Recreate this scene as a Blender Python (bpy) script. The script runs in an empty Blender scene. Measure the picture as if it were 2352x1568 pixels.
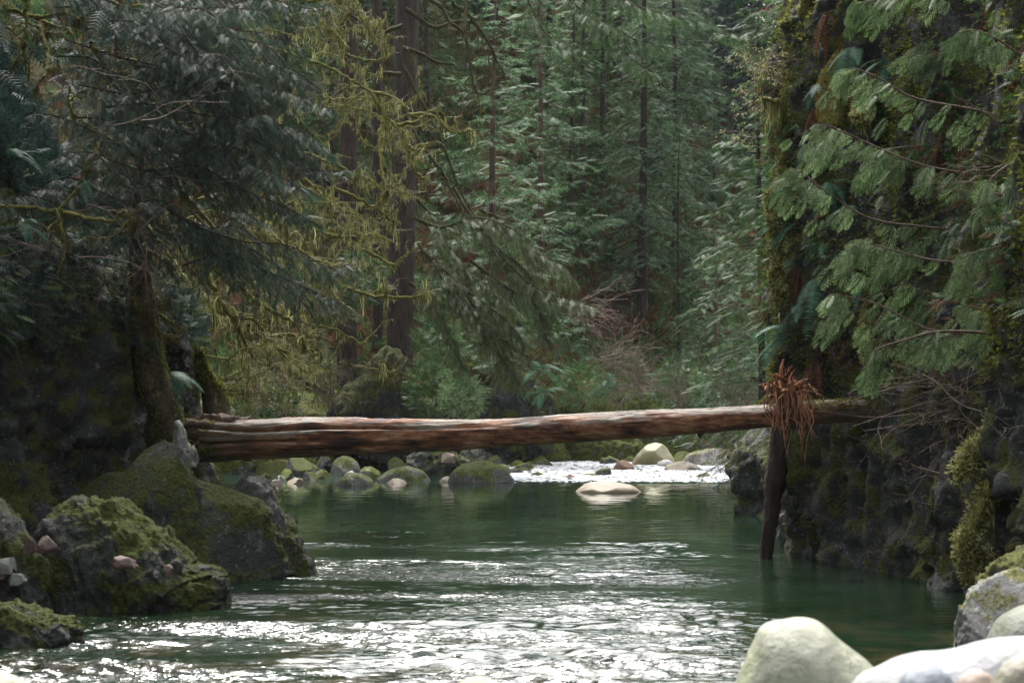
import bpy, math, random
import numpy as np
from mathutils import Vector

rng = np.random.default_rng(7)
F0 = 4389.0           # focal length in photo pixels (photo seen at 2352 wide)
CAMH = 2.5
HY, HX = 900.0, 1176.0
scene = bpy.context.scene
COL = scene.collection
UP = np.array([0.0, 0.0, 1.0])


def P(px, py, Y):
    return np.array([(px - HX) / F0 * Y, Y, CAMH + (HY - py) / F0 * Y])


def PV(pts, Y, Y2=None):
    n = len(pts)
    Y2 = Y if Y2 is None else Y2
    return np.array([P(a, b, Y + (Y2 - Y) * i / max(1, n - 1)) for i, (a, b) in enumerate(pts)])


def YW(py):           # distance of a point of the water surface
    return CAMH * F0 / (py - HY)


# ------------------------------------------------------------------ noise
_perm = np.random.default_rng(3).permutation(256).astype(np.int32)
_perm = np.concatenate([_perm, _perm])
_g = np.random.default_rng(5).normal(size=(256, 3))
_g /= np.linalg.norm(_g, axis=1)[:, None]


def perlin(p):
    p = np.asarray(p, float)
    i = np.floor(p).astype(np.int64)
    f = p - i
    i &= 255
    u = f * f * f * (f * (f * 6 - 15) + 10)
    r = np.zeros(len(p))
    for dx in (0, 1):
        wx = u[:, 0] if dx else 1 - u[:, 0]
        for dy in (0, 1):
            wy = u[:, 1] if dy else 1 - u[:, 1]
            for dz in (0, 1):
                wz = u[:, 2] if dz else 1 - u[:, 2]
                h = _perm[(_perm[(_perm[(i[:, 0] + dx) & 255] + i[:, 1] + dy) & 255] + i[:, 2] + dz) & 255]
                r += wx * wy * wz * ((f - (dx, dy, dz)) * _g[h]).sum(1)
    return r * 1.6


def fbm(p, octv=4, gain=0.5, lac=2.03):
    p = np.asarray(p, float)
    r = np.zeros(len(p)); a = 1.0
    for k in range(octv):
        r += a * perlin(p + 17.3 * k); p = p * lac; a *= gain
    return r


def ridged(p, octv=4):
    p = np.asarray(p, float)
    r = np.zeros(len(p)); a = 1.0
    for k in range(octv):
        r += a * (1 - 2 * np.abs(perlin(p + 9.1 * k))); p = p * 2.1; a *= 0.5
    return r * 0.6


def cells(p, seed=0):
    i = np.floor(p).astype(np.int64) & 255
    return _perm[(_perm[(_perm[(i[:, 0] + seed) & 255] + i[:, 1]) & 255] + i[:, 2]) & 255] / 127.5 - 1


def blocks(Q, s, seed=0, dip=(.35, .2)):
    """angular, slightly tilted blocks of rock"""
    q = Q + .30 / s * np.stack([perlin(Q * s * .8 + seed), perlin(Q * s * .8 + seed + 50), perlin(Q * s * .8 + seed + 90)], 1)
    q = np.stack([q[:, 0] + dip[0] * q[:, 2], q[:, 1] + dip[1] * q[:, 2], q[:, 2] - dip[0] * q[:, 0]], 1)
    return cells(q * s * [1, 1, 1.5], seed) * .6 + cells(q * s * 2.3 * [1, 1, 1.4] + 7, seed + 3) * .4


def nrm(v):
    v = np.asarray(v, float)
    return v / np.maximum(1e-9, np.linalg.norm(v, axis=-1, keepdims=True))


def catmull(pts, n):
    pts = np.asarray(pts, float)
    if len(pts) < 3:
        t = np.linspace(0, 1, n)[:, None]
        return pts[0] * (1 - t) + pts[-1] * t
    P_ = np.vstack([2 * pts[0] - pts[1], pts, 2 * pts[-1] - pts[-2]])
    s = np.linspace(0, len(pts) - 1 - 1e-6, n)
    i = s.astype(int); f = (s - i)[:, None]
    a, b, c, d = P_[i], P_[i + 1], P_[i + 2], P_[i + 3]
    return 0.5 * ((2 * b) + (-a + c) * f + (2 * a - 5 * b + 4 * c - d) * f ** 2 + (-a + 3 * b - 3 * c + d) * f ** 3)


# ------------------------------------------------------------------ mesh building
def mk(name, parts, mat, parent=None, smooth=False, loc=None):
    """link the (verts, faces) parts as ONE mesh object"""
    Vs, Ls, St = [], [], []
    vo = 0; lo = 0
    for V, Fc in parts:
        V = np.asarray(V, np.float32); Fc = np.asarray(Fc, np.int64)
        if len(V) == 0 or len(Fc) == 0:
            continue
        k = Fc.shape[1]
        Vs.append(V); Ls.append((Fc + vo).ravel())
        St.append(lo + np.arange(len(Fc)) * k)
        vo += len(V); lo += Fc.size
    V = np.concatenate(Vs); L = np.concatenate(Ls); S = np.concatenate(St)
    if loc is not None:
        V = V - np.asarray(loc, np.float32)
    me = bpy.data.meshes.new(name)
    me.vertices.add(len(V)); me.loops.add(len(L)); me.polygons.add(len(S))
    me.vertices.foreach_set('co', V.ravel().astype(np.float32))
    me.loops.foreach_set('vertex_index', L.astype(np.int32))
    me.polygons.foreach_set('loop_start', S.astype(np.int32))
    if smooth:
        me.polygons.foreach_set('use_smooth', np.ones(len(S), bool))
    me.update(calc_edges=True)
    me.materials.append(mat)
    o = bpy.data.objects.new(name, me)
    COL.objects.link(o)
    if loc is not None:
        o.location = loc
    if parent is not None:
        o.parent = parent
    return o


def tag(o, label=None, cat=None, group=None, kind=None):
    if label: o['label'] = label
    if cat: o['category'] = cat
    if group: o['group'] = group
    if kind: o['kind'] = kind
    return o


def empty(name, loc, label, cat, group=None):
    o = bpy.data.objects.new(name, None)
    COL.objects.link(o)
    o.location = [float(c) for c in loc]
    o.empty_display_size = 0.2
    return tag(o, label, cat, group)


def kid(name, parts, mat, root, smooth=False):
    """a part given in world coordinates, parented to root"""
    return mk(name, [(np.asarray(v) - np.array(root.location), f) for v, f in parts if len(v)], mat, root, smooth)


def copy_thing(root, loc, rz, sc, label, group=None):
    r = root.copy(); COL.objects.link(r)
    r.location = loc; r.rotation_euler = (0, 0, rz); r.scale = (sc[0], sc[1], sc[2])
    r['label'] = label
    if group: r['group'] = group
    for ch in list(root.children):
        c = ch.copy(); COL.objects.link(c); c.parent = r
    return r


def tube(pts, rad, sides=6, cap=True):
    pts = np.asarray(pts, float); n = len(pts)
    rad = np.broadcast_to(np.asarray(rad, float), (n,)) if np.ndim(rad) < 2 else np.asarray(rad)
    T = nrm(np.gradient(pts, axis=0))
    ref = np.array([0, 0, 1.0]) if abs(T[:, 2].mean()) < 0.8 else np.array([0, 1.0, 0])
    A = nrm(np.cross(T, ref)); B = np.cross(T, A)
    th = np.arange(sides) / sides * 2 * math.pi
    if rad.ndim == 1:
        R = np.repeat(rad[:, None], sides, 1)
    else:
        R = rad
    V = pts[:, None, :] + R[:, :, None] * (np.cos(th)[None, :, None] * A[:, None, :] + np.sin(th)[None, :, None] * B[:, None, :])
    V = V.reshape(-1, 3)
    i = np.arange(n - 1)[:, None] * sides; j = np.arange(sides)[None, :]; j2 = (j + 1) % sides
    Fq = np.stack([i + j, i + j2, i + sides + j2, i + sides + j], -1).reshape(-1, 4)
    return V, Fq


def capped(pts, rad, sides=6):
    V, Fq = tube(pts, rad, sides)
    n = len(pts)
    V = np.vstack([V, pts[0], pts[-1]])
    a, b = len(V) - 2, len(V) - 1
    j = np.arange(sides); j2 = (j + 1) % sides
    base = (n - 1) * sides
    tri = np.concatenate([np.stack([np.full(sides, a), j2, j], -1), np.stack([np.full(sides, b), base + j, base + j2], -1)])
    return [(V, Fq), (V, tri)]


def grid_faces(n, m):
    i = np.arange(n - 1)[:, None] * m; j = np.arange(m - 1)[None, :]
    return np.stack([i + j, i + m + j, i + m + j + 1, i + j + 1], -1).reshape(-1, 4)


def inst(tv, tf, pos, X, Z, s):
    """place a template (verts, faces) at every position, X along the frond, Z its normal"""
    pos = np.asarray(pos, float); N = len(pos)
    if N == 0:
        return np.zeros((0, 3)), np.zeros((0, 3), int)
    X = nrm(X); Yv = nrm(np.cross(Z, X)); Zv = np.cross(X, Yv)
    s = np.broadcast_to(np.asarray(s, float), (N,))
    M = np.stack([X, Yv, Zv], 1) * s[:, None, None]           # rows are the axes
    V = np.einsum('vk,nkj->nvj', tv, M) + pos[:, None, :]
    Fc = tf[None] + (np.arange(N) * len(tv))[:, None, None]
    return V.reshape(-1, 3), Fc.reshape(-1, tf.shape[1])


def tufts(Pq, Nq, size, spread=.6, tpl=None):
    """little moss / leaf blades standing on a surface"""
    N = len(Pq)
    X = nrm(Nq + rng.normal(size=(N, 3)) * spread - [0, 0, .25])
    Z = rng.normal(size=(N, 3))
    t = tpl or (np.array([(0, -.26, 0), (0, .26, 0), (1, 0, 0)]), np.array([(0, 1, 2)]))
    return inst(t[0], t[1], Pq, X, Z, size * rng.uniform(.5, 1.3, N))


# ------------------------------------------------------------------ leaf templates (length 1 along +X)
def frond_template(pairs, w, base, ang=55, droop=0.12, sag=0.15):
    V = []; Fc = []
    for k in range(pairs):
        t = (k + 0.4) / pairs
        L = w * (0.35 + 1.0 * math.sin(math.pi * min(1, t * 0.8 + 0.22))) * (1 - 0.25 * t)
        for sgn in (-1, 1):
            a = math.radians(ang)
            z0 = -sag * t * t
            V += [(t - base, 0, z0), (t + base, 0, z0), (t + L * math.cos(a), sgn * L * math.sin(a), z0 - droop * L)]
            Fc.append((len(V) - 3, len(V) - 2, len(V) - 1))
    V += [(0.0, -0.012, 0), (0.0, 0.012, 0), (1.05, 0, -sag)]
    Fc.append((len(V) - 3, len(V) - 2, len(V) - 1))
    return np.array(V, float), np.array(Fc)


def cedar_template():
    """a flat lobed cedar spray: side shoots each with short leafy lobes"""
    V = []; Fc = []

    def blade(b, d, L, hw, z0, z1):
        nonlocal V
        pq = np.array([-d[1], d[0]]) * hw
        m = b + d * L * .55; e = b + d * L
        V += [(*(b - pq * .3), z0), (*(m - pq), (z0 + z1) / 2), (*e, z1), (*(m + pq), (z0 + z1) / 2)]
        k = len(V); Fc.append((k - 4, k - 3, k - 2, k - 1))
    nn = 8
    for k in range(nn):
        t = .05 + k / nn * .86
        L = .50 * math.sin(math.pi * (t * .74 + .2)) + .04
        z0 = -.30 * t * t
        for sgn in (-1, 1):
            a = math.radians(44 - 10 * t)
            d = np.array([math.cos(a), sgn * math.sin(a)])
            b = np.array([t, 0.0])
            blade(b, d, L, .016, z0, z0 - .18 * L)
            for q in range(1, 4):
                for s2 in (-1, 1):
                    a2 = sgn * a + s2 * .62
                    bb = b + d * L * (.12 + q * .2)
                    blade(bb, np.array([math.cos(a2), math.sin(a2)]), .105 * (1.15 - q * .15), .017, z0 - .05 * L * q, z0 - .07 * L * q - .03)
    blade(np.array([0, 0.]), np.array([1., 0.]), 1.06, .012, 0, -.33)
    return np.array(V, float), np.array(Fc)


HEM = frond_template(7, 0.30, 0.045, 58)
HEMF = frond_template(11, 0.26, 0.026, 58)         # finer, for near boughs
FAR = frond_template(5, 0.36, 0.085, 50)
CED = cedar_template()
FERN_T = frond_template(20, 0.2, 0.02, 75, 0.05, 0.0)
LEAF = (np.array([(0, -.0, 0), (.45, -.28, .04), (1, 0, -.05), (.45, .28, .04)]), np.array([(0, 1, 2, 3)]))
STRAND = (np.array([(0, -.03, 0), (0, .03, 0), (.4, .07, .05), (.4, .01, .03), (.72, -.02, -.05), (.70, .03, -.06), (1, .05, .03)]), np.array([(0, 1, 2), (0, 2, 3), (3, 2, 5), (3, 5, 4), (4, 5, 6)]))


# ------------------------------------------------------------------ materials
def newmat(name):
    m = bpy.data.materials.new(name); m.use_nodes = True
    nt = m.node_tree; nt.nodes.clear()
    return m, nt


def node(nt, typ, **kw):
    n = nt.nodes.new(typ)
    for k, v in kw.items():
        if k.startswith('i_'):
            n.inputs[k[2:].replace('_', ' ')].default_value = v
        elif k.startswith('n'):
            n.inputs[int(k[1:])].default_value = v
        else:
            setattr(n, k, v)
    return n


def ramp(nt, stops, interp='LINEAR'):
    r = nt.nodes.new('ShaderNodeValToRGB'); cr = r.color_ramp; cr.interpolation = interp
    while len(cr.elements) < len(stops): cr.elements.new(0.5)
    for e, (p, c) in zip(cr.elements, stops):
        e.position = p; e.color = (c, c, c, 1) if np.ndim(c) == 0 else (*c, 1)
    return r


def noise(nt, vec, scale, detail=4, rough=0.55, dist=0.0):
    n = nt.nodes.new('ShaderNodeTexNoise')
    n.inputs['Scale'].default_value = scale; n.inputs['Detail'].default_value = detail
    n.inputs['Roughness'].default_value = rough; n.inputs['Distortion'].default_value = dist
    if vec is not None: nt.links.new(vec, n.inputs['Vector'])
    return n


def mixc(nt, fac, a, b):
    m = nt.nodes.new('ShaderNodeMix'); m.data_type = 'RGBA'
    for sock, val in ((m.inputs[0], fac), (m.inputs[6], a), (m.inputs[7], b)):
        if hasattr(val, 'is_output'): nt.links.new(val, sock)
        elif np.ndim(val) == 0: sock.default_value = val
        else: sock.default_value = (*val, 1)
    return m.outputs[2]


def math_(nt, op, a, b=None):
    m = nt.nodes.new('ShaderNodeMath'); m.operation = op; m.use_clamp = False
    for k, v in enumerate((a, b)):
        if v is None: continue
        if hasattr(v, 'is_output'): nt.links.new(v, m.inputs[k])
        else: m.inputs[k].default_value = v
    return m.outputs[0]


def leafmat(name, c1, c2, c3, rough=0.45, spec=0.5, trans=0.35, island=0.6):
    rough = max(rough, .55); spec = min(spec, .5) * .45
    """c1 dark, c2 middle, c3 palest, painted highlight on the near cedar; translucent"""
    m, nt = newmat(name)
    tc = node(nt, 'ShaderNodeTexCoord'); geo = node(nt, 'ShaderNodeNewGeometry')
    n1 = noise(nt, tc.outputs['Object'], 0.9, 3)
    s = math_(nt, 'ADD', math_(nt, 'MULTIPLY', geo.outputs['Random Per Island'], island), math_(nt, 'MULTIPLY', n1.outputs[0], 1.0))
    s = math_(nt, 'SUBTRACT', s, 0.15 + island * 0.3)
    r = ramp(nt, [(0.1, c1), (0.45, c2), (0.85, c3)])
    nt.links.new(s, r.inputs[0])
    b = node(nt, 'ShaderNodeBsdfPrincipled', i_Roughness=rough)
    b.inputs['Specular IOR Level'].default_value = spec
    nt.links.new(r.outputs[0], b.inputs['Base Color'])
    t = node(nt, 'ShaderNodeBsdfTranslucent'); nt.links.new(r.outputs[0], t.inputs[0])
    mx = node(nt, 'ShaderNodeMixShader', n0=trans)
    out = node(nt, 'ShaderNodeOutputMaterial')
    nt.links.new(b.outputs[0], mx.inputs[1]); nt.links.new(t.outputs[0], mx.inputs[2])
    nt.links.new(mx.outputs[0], out.inputs[0])
    return m


def rockmat(name, dark, mid, pale, moss=(0.045, 0.055, 0.008), mossamt=0.5, pale_amt=0.5, scale=1.0,
            rough=0.65, wet=0.0, updep=0.5, bump=0.35, spots=0.5):
    m, nt = newmat(name)
    tc = node(nt, 'ShaderNodeTexCoord'); geo = node(nt, 'ShaderNodeNewGeometry')
    vec = geo.outputs['Position']
    n1 = noise(nt, vec, 1.6 * scale, 6, 0.65, 0.5)
    n2 = noise(nt, vec, 7.0 * scale, 6, 0.7)
    r1 = ramp(nt, [(0.35, dark), (0.52, mid), (0.52 + 0.3 * (1.2 - pale_amt), pale)])
    nt.links.new(math_(nt, 'ADD', math_(nt, 'MULTIPLY', n1.outputs[0], 0.55), math_(nt, 'MULTIPLY', n2.outputs[0], 0.45)), r1.inputs[0])
    # pale spots: lichen, plus painted glints on the wet dark rock
    n3 = noise(nt, vec, 9 * scale, 3, 0.6)
    sp = ramp(nt, [(0.62, 0.0), (0.66, spots)])
    nt.links.new(n3.outputs[0], sp.inputs[0])
    c = mixc(nt, sp.outputs[0], r1.outputs[0], tuple(min(0.6, 1.5 * x + .05) for x in pale))
    # moss, keeps to the top sides
    sep = node(nt, 'ShaderNodeSeparateXYZ'); nt.links.new(geo.outputs['Normal'], sep.inputs[0])
    n4 = noise(nt, vec, 1.3 * scale, 7, 0.68, 0.3)
    mv = math_(nt, 'ADD', math_(nt, 'MULTIPLY', sep.outputs[2], 0.3 * updep), n4.outputs[0])
    hi = 0.80 - mossamt * 0.42
    rm = ramp(nt, [(hi - 0.03, 0.0), (hi + 0.06, 1.0)])
    nt.links.new(mv, rm.inputs[0])
    n5 = noise(nt, vec, 14 * scale, 3)
    mc = ramp(nt, [(0.3, tuple(x * 0.5 for x in moss)), (0.7, tuple(x * 1.7 for x in moss))])
    nt.links.new(n5.outputs[0], mc.inputs[0])
    c = mixc(nt, rm.outputs[0], c, mc.outputs[0])
    b = node(nt, 'ShaderNodeBsdfPrincipled', i_Roughness=rough)
    b.inputs['Specular IOR Level'].default_value = .3
    nt.links.new(c, b.inputs['Base Color'])
    rr = mixc(nt, rm.outputs[0], (rough - 0.4 * wet,) * 3, (0.95,) * 3)
    nt.links.new(rr, b.inputs['Roughness'])
    bp = node(nt, 'ShaderNodeBump', i_Strength=bump, i_Distance=0.08)
    hgt = math_(nt, 'ADD', n2.outputs[0], math_(nt, 'MULTIPLY', math_(nt, 'MULTIPLY', rm.outputs[0], n5.outputs[0]), 0.8))
    nt.links.new(hgt, bp.inputs['Height']); nt.links.new(bp.outputs[0], b.inputs['Normal'])
    out = node(nt, 'ShaderNodeOutputMaterial'); nt.links.new(b.outputs[0], out.inputs[0])
    return m


def plainmat(name, c1, c2, scale=5, rough=0.8, bump=0.3, stretch=(1, 1, 1), spec=0.3, dist=0.03):
    m, nt = newmat(name)
    tc = node(nt, 'ShaderNodeTexCoord')
    mp = node(nt, 'ShaderNodeMapping'); mp.inputs['Scale'].default_value = stretch
    nt.links.new(tc.outputs['Object'], mp.inputs[0])
    n1 = noise(nt, mp.outputs[0], scale, 6, 0.65)
    r = ramp(nt, [(0.32, c1), (0.68, c2)]); nt.links.new(n1.outputs[0], r.inputs[0])
    b = node(nt, 'ShaderNodeBsdfPrincipled', i_Roughness=rough)
    b.inputs['Specular IOR Level'].default_value = spec
    nt.links.new(r.outputs[0], b.inputs['Base Color'])
    bp = node(nt, 'ShaderNodeBump', i_Strength=bump, i_Distance=dist)
    nt.links.new(n1.outputs[0], bp.inputs['Height']); nt.links.new(bp.outputs[0], b.inputs['Normal'])
    out = node(nt, 'ShaderNodeOutputMaterial'); nt.links.new(b.outputs[0], out.inputs[0])
    return m


M = {}
M['hem_blue'] = leafmat('hemlock_blue', (.009, .026, .014), (.024, .056, .032), (.050, .092, .058), 0.5, 0.4)
M['hem_green'] = leafmat('hemlock_green', (.012, .034, .010), (.038, .085, .026), (.10, .17, .06), 0.5, 0.5)
M['hem_olive'] = leafmat('hemlock_olive', (.014, .026, .008), (.045, .07, .02), (.11, .14, .05), 0.5, 0.5)
M['cedar_far'] = leafmat('cedar_far', (.018, .05, .012), (.06, .12, .045), (.24, .34, .22), 0.5, 0.45)
M['far_blue'] = leafmat('far_conifer', (.016, .042, .016), (.064, .115, .055), (.17, .25, .14), 0.55, 0.4)
M['far_dark'] = leafmat('far_dark_conifer', (.006, .015, .012), (.015, .032, .026), (.04, .07, .06), 0.6, 0.3)
M['cedar_near'] = leafmat('cedar_near', (.022, .052, .014), (.085, .145, .050), (.25, .33, .17), 0.4, 0.55, 0.4)  # palest tone raised to paint highlights on the sprays
M['bush_pale'] = leafmat('bush_pale', (.06, .12, .04), (.16, .26, .11), (.40, .50, .30), 0.4, 0.6)
M['bush_green'] = leafmat('bush_green', (.02, .05, .012), (.05, .11, .03), (.11, .20, .06), 0.5, 0.5)
M['fern'] = leafmat('fern_green', (.018, .055, .028), (.04, .11, .06), (.10, .20, .13), 0.4, 0.7)
M['fern_dead'] = leafmat('fern_dead', (.035, .016, .009), (.09, .042, .022), (.17, .09, .05), 0.7, 0.2)
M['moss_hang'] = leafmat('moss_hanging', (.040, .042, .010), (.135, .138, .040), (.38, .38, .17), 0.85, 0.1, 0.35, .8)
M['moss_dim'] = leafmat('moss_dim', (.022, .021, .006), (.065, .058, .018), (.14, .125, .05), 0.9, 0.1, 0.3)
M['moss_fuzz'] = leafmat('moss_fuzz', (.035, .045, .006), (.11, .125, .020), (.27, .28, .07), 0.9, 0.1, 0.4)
M['moss_fuzz2'] = leafmat('moss_cushion', (.02, .026, .004), (.055, .066, .010), (.13, .14, .03), 0.9, 0.1, 0.3)
M['brush'] = leafmat('brush', (.04, .032, .014), (.10, .075, .035), (.17, .16, .06), 0.8, 0.2, 0.3)
M['brush_green'] = leafmat('brush_green', (.02, .035, .01), (.05, .075, .02), (.12, .16, .04), 0.7, 0.3, 0.3)
M['bud'] = leafmat('bud', (.18, .17, .07), (.32, .31, .14), (.5, .48, .28), 0.7, 0.3, 0.4)
M['moss_limb'] = plainmat('mossy_limb', (.045, .045, .008), (.21, .20, .05), 16, 0.95, 0.8)
M['moss_limb_dark'] = plainmat('mossy_limb_dark', (.016, .015, .006), (.055, .055, .016), 14, 0.95, 0.7)
M['bark'] = plainmat('bark_dark', (.014, .010, .008), (.055, .040, .032), 9, 0.9, 0.9, (1, 1, .18), .2, .06)
M['bark_brown'] = plainmat('bark_brown', (.03, .018, .013), (.11, .075, .055), 9, 0.9, 0.8, (1, 1, .2), .2, .05)
M['twig'] = plainmat('twig', (.045, .028, .02), (.15, .10, .075), 8, 0.7, 0.2)
M['twig_pale'] = plainmat('twig_pale', (.12, .09, .07), (.3, .24, .2), 8, 0.6, 0.2)
M['rock'] = rockmat('rock_mossy', (.007, .008, .008), (.028, .030, .028), (.15, .16, .15), moss=(.040, .048, .007), mossamt=.70, updep=.35, scale=1.3, bump=.8, spots=.35)
M['rock_gray'] = rockmat('rock_grey', (.022, .023, .022), (.075, .075, .07), (.22, .23, .21), moss=(.05, .06, .012), mossamt=.42, scale=1.4, updep=1)
M['rock_green'] = rockmat('rock_green', (.03, .033, .025), (.09, .10, .065), (.26, .29, .19), moss=(.07, .085, .015), mossamt=.55, scale=1.3, updep=1)
M['rock_mossy'] = rockmat('rock_far_mossy', (.03, .032, .025), (.10, .105, .085), (.16, .17, .14), moss=(.05, .056, .010), mossamt=.75, scale=1.2, updep=1)
M['rock_dark'] = rockmat('rock_wet_dark', (.003, .0035, .0035), (.016, .017, .017), (.10, .105, .11), moss=(.04, .046, .007), mossamt=.66, rough=.7, wet=.35, updep=.4, scale=1.5, bump=.6)  # wet rock, darkened for the cliffs' shade; pale spots paint wet glints
M['b_moss'] = rockmat('boulder_weathered', (.04, .042, .038), (.10, .10, .09), (.21, .215, .19), moss=(.045, .055, .012), mossamt=.42, updep=1.0, scale=1.5, bump=.35, spots=.5)
M['rock_slab'] = rockmat('rock_slab', (.008, .009, .009), (.042, .044, .040), (.22, .23, .20), moss=(.045, .052, .008), mossamt=.6, updep=.3, scale=1.3, bump=.8, spots=.4)
M['rock_streak'] = rockmat('rock_streaked', (.008, .008, .008), (.025, .024, .022), (.16, .16, .17), moss=(.035, .038, .008), mossamt=.62, rough=.8, wet=.2, updep=1.2, scale=1.0, bump=.8, spots=.1)
M['rock_lichen'] = rockmat('rock_lichen', (.05, .05, .05), (.18, .18, .17), (.45, .45, .43), moss=(.09, .09, .03), mossamt=.5, scale=2.2, updep=.5)


def bouldermat(name, top, low, tint=None, rough=0.6, wet=True, scale=1.0, sp=0.25, tint_amt=.7):
    """smooth river boulder, darker wet foot near the water line, tinted cap of algae"""
    m, nt = newmat(name)
    geo = node(nt, 'ShaderNodeNewGeometry')
    vec = geo.outputs['Position']
    n1 = noise(nt, vec, 2.2 * scale, 5, 0.6, 0.4); n2 = noise(nt, vec, 12 * scale, 5, 0.7)
    r = ramp(nt, [(0.35, tuple(x * .72 for x in top)), (0.62, tuple(min(.8, x * 1.15) for x in top))])
    nt.links.new(n1.outputs[0], r.inputs[0])
    s = ramp(nt, [(0.56, 0.0), (0.63, sp)]); nt.links.new(n2.outputs[0], s.inputs[0])
    c = mixc(nt, s.outputs[0], r.outputs[0], tuple(x * .35 for x in top))
    if tint:
        n3 = noise(nt, vec, 1.5 * scale, 4, 0.6)
        t = ramp(nt, [(0.48, 0.0), (0.66, tint_amt)]); nt.links.new(n3.outputs[0], t.inputs[0])
        c = mixc(nt, t.outputs[0], c, tint)
    if wet:
        sep = node(nt, 'ShaderNodeSeparateXYZ'); nt.links.new(vec, sep.inputs[0])
        mp = node(nt, 'ShaderNodeMapRange'); mp.inputs['From Min'].default_value = .1; mp.inputs['From Max'].default_value = .75
        nt.links.new(math_(nt, 'ADD', sep.outputs[2], math_(nt, 'MULTIPLY', n1.outputs[0], .4)), mp.inputs['Value'])
        c = mixc(nt, mp.outputs[0], low, c)
    b = node(nt, 'ShaderNodeBsdfPrincipled', i_Roughness=rough)
    nt.links.new(c, b.inputs['Base Color'])
    bp = node(nt, 'ShaderNodeBump', i_Strength=.6, i_Distance=.04)
    nt.links.new(n2.outputs[0], bp.inputs['Height']); nt.links.new(bp.outputs[0], b.inputs['Normal'])
    out = node(nt, 'ShaderNodeOutputMaterial'); nt.links.new(b.outputs[0], out.inputs[0])
    return m


M['b_pale'] = bouldermat('boulder_pale', (.27, .25, .19), (.15, .10, .065), (.20, .24, .08), sp=.5)
M['b_near'] = bouldermat('boulder_near', (.30, .31, .235), (.45, .47, .33), (.27, .30, .14), wet=False, scale=1.6, sp=.3, tint_amt=.6)
M['b_white'] = bouldermat('boulder_white', (.31, .31, .325), (.35, .33, .33), (.24, .25, .22), wet=False, scale=1.6, sp=.3)
M['b_bluegray'] = bouldermat('stone_bluegrey', (.15, .17, .20), (.2, .2, .22), wet=False, sp=.1)
M['b_pink'] = bouldermat('stone_pink', (.30, .23, .19), (.4, .3, .25), wet=False, sp=.1)
M['b_gray'] = bouldermat('boulder_grey', (.17, .175, .155), (.06, .05, .04), (.06, .08, .02), sp=.85, scale=1.2)
M['b_brown'] = bouldermat('boulder_brown', (.16, .08, .04), (.10, .035, .015), sp=.3)
M['b_tan'] = bouldermat('boulder_tan', (.30, .27, .165), (.15, .065, .03), (.20, .24, .06), sp=.3, scale=.8)
M['b_redstone'] = bouldermat('stone_red', (.07, .038, .028), (.1, .05, .03), wet=False, sp=.4)


# ================================================================== THE SETTING
def left_bank(y):
    return np.interp(y, [-30, 18, 24, 29.5, 33, 37, 45, 54, 57.5, 60.3, 62.2, 64, 66, 70, 75, 230], [-8, -7.2, -6.8, -5.1, -5.0, -6.5, -8, -9.9, -9.2, -6.4, -4.2, -.9, 2.0, 7.5, 13, 290])


def right_bank(y):
    return np.interp(y, [-30, 10, 18, 22, 27, 29, 31, 36, 41, 47, 56, 70, 230], [9, 7.0, 6.5, 5.95, 5.35, 4.6, 4.5, 4.85, 4.9, 7.5, 13, 26, 330])


def ground_height(x, y):
    dl = left_bank(y) - x           # >0 on the left / far side
    dr = x - right_bank(y)
    d = np.maximum(np.where(y > 58, dl * .62, dl), dr)
    near = np.clip((44 - y) / 8, 0, 1)                   # canyon walls near, slopes beyond
    far = 0.35 + 0.60 * d + 0.8 * (1 - np.exp(-np.maximum(d, 0) / 1.0))
    nearh = 7.0 * (1 - np.exp(-np.maximum(d - 0.9, 0) / 1.6)) + 0.55 * d - 0.3
    h = near * nearh + (1 - near) * far
    h = np.where(d < 0, np.maximum(-1.1, 0.9 * d), h)
    # the valley the far wood stands in opens a little to the right
    v = np.exp(-((x - (8 + (y - 60) * 0.16)) / 7.0) ** 2) * np.clip((y - 66) / 25, 0, 1)
    h = np.where(d > 0, h * (1 - 0.38 * v), h)
    h = np.where(y < -10, np.maximum(h, 1.1 * (-10 - y)), h)  # unseen rise behind the camera, added to block low sky light
    h = np.where(h > 30, 30 + (h - 30) * .25, h)
    return np.minimum(h, 85)


gx = np.concatenate([np.linspace(-90, -16, 45), np.linspace(-15.5, 22, 126), np.linspace(23, 90, 42)])
gy = np.concatenate([np.linspace(-35, 14, 40), np.linspace(15, 85, 234), np.linspace(86, 230, 100)])
X_, Y_ = np.meshgrid(gx, gy, indexing='ij')
xf, yf = X_.ravel(), Y_.ravel()
gz = ground_height(xf, yf)
pz = np.stack([xf, yf, gz], 1)
land = np.clip((gz + 0.2) / 1.0, 0, 1)
gz = gz + land * (0.55 * fbm(pz * [.22, .22, .1], 3) + 0.22 * ridged(pz * [.9, .9, .5], 3))
M['ground'] = rockmat('forest_floor', (.014, .012, .008), (.036, .030, .018), (.065, .055, .034), moss=(.035, .042, .010), mossamt=.75, updep=.2, scale=.9, rough=.9, spots=.15)
mk_g = mk('ground', [(np.stack([xf, yf, gz], 1), grid_faces(len(gx), len(gy)))], M['ground'], smooth=True)
tag(mk_g, 'forest floor and river bed of the canyon', kind='structure')


def gh(x, y):
    return float(ground_height(np.array([float(x)]), np.array([float(y)]))[0])


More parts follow.
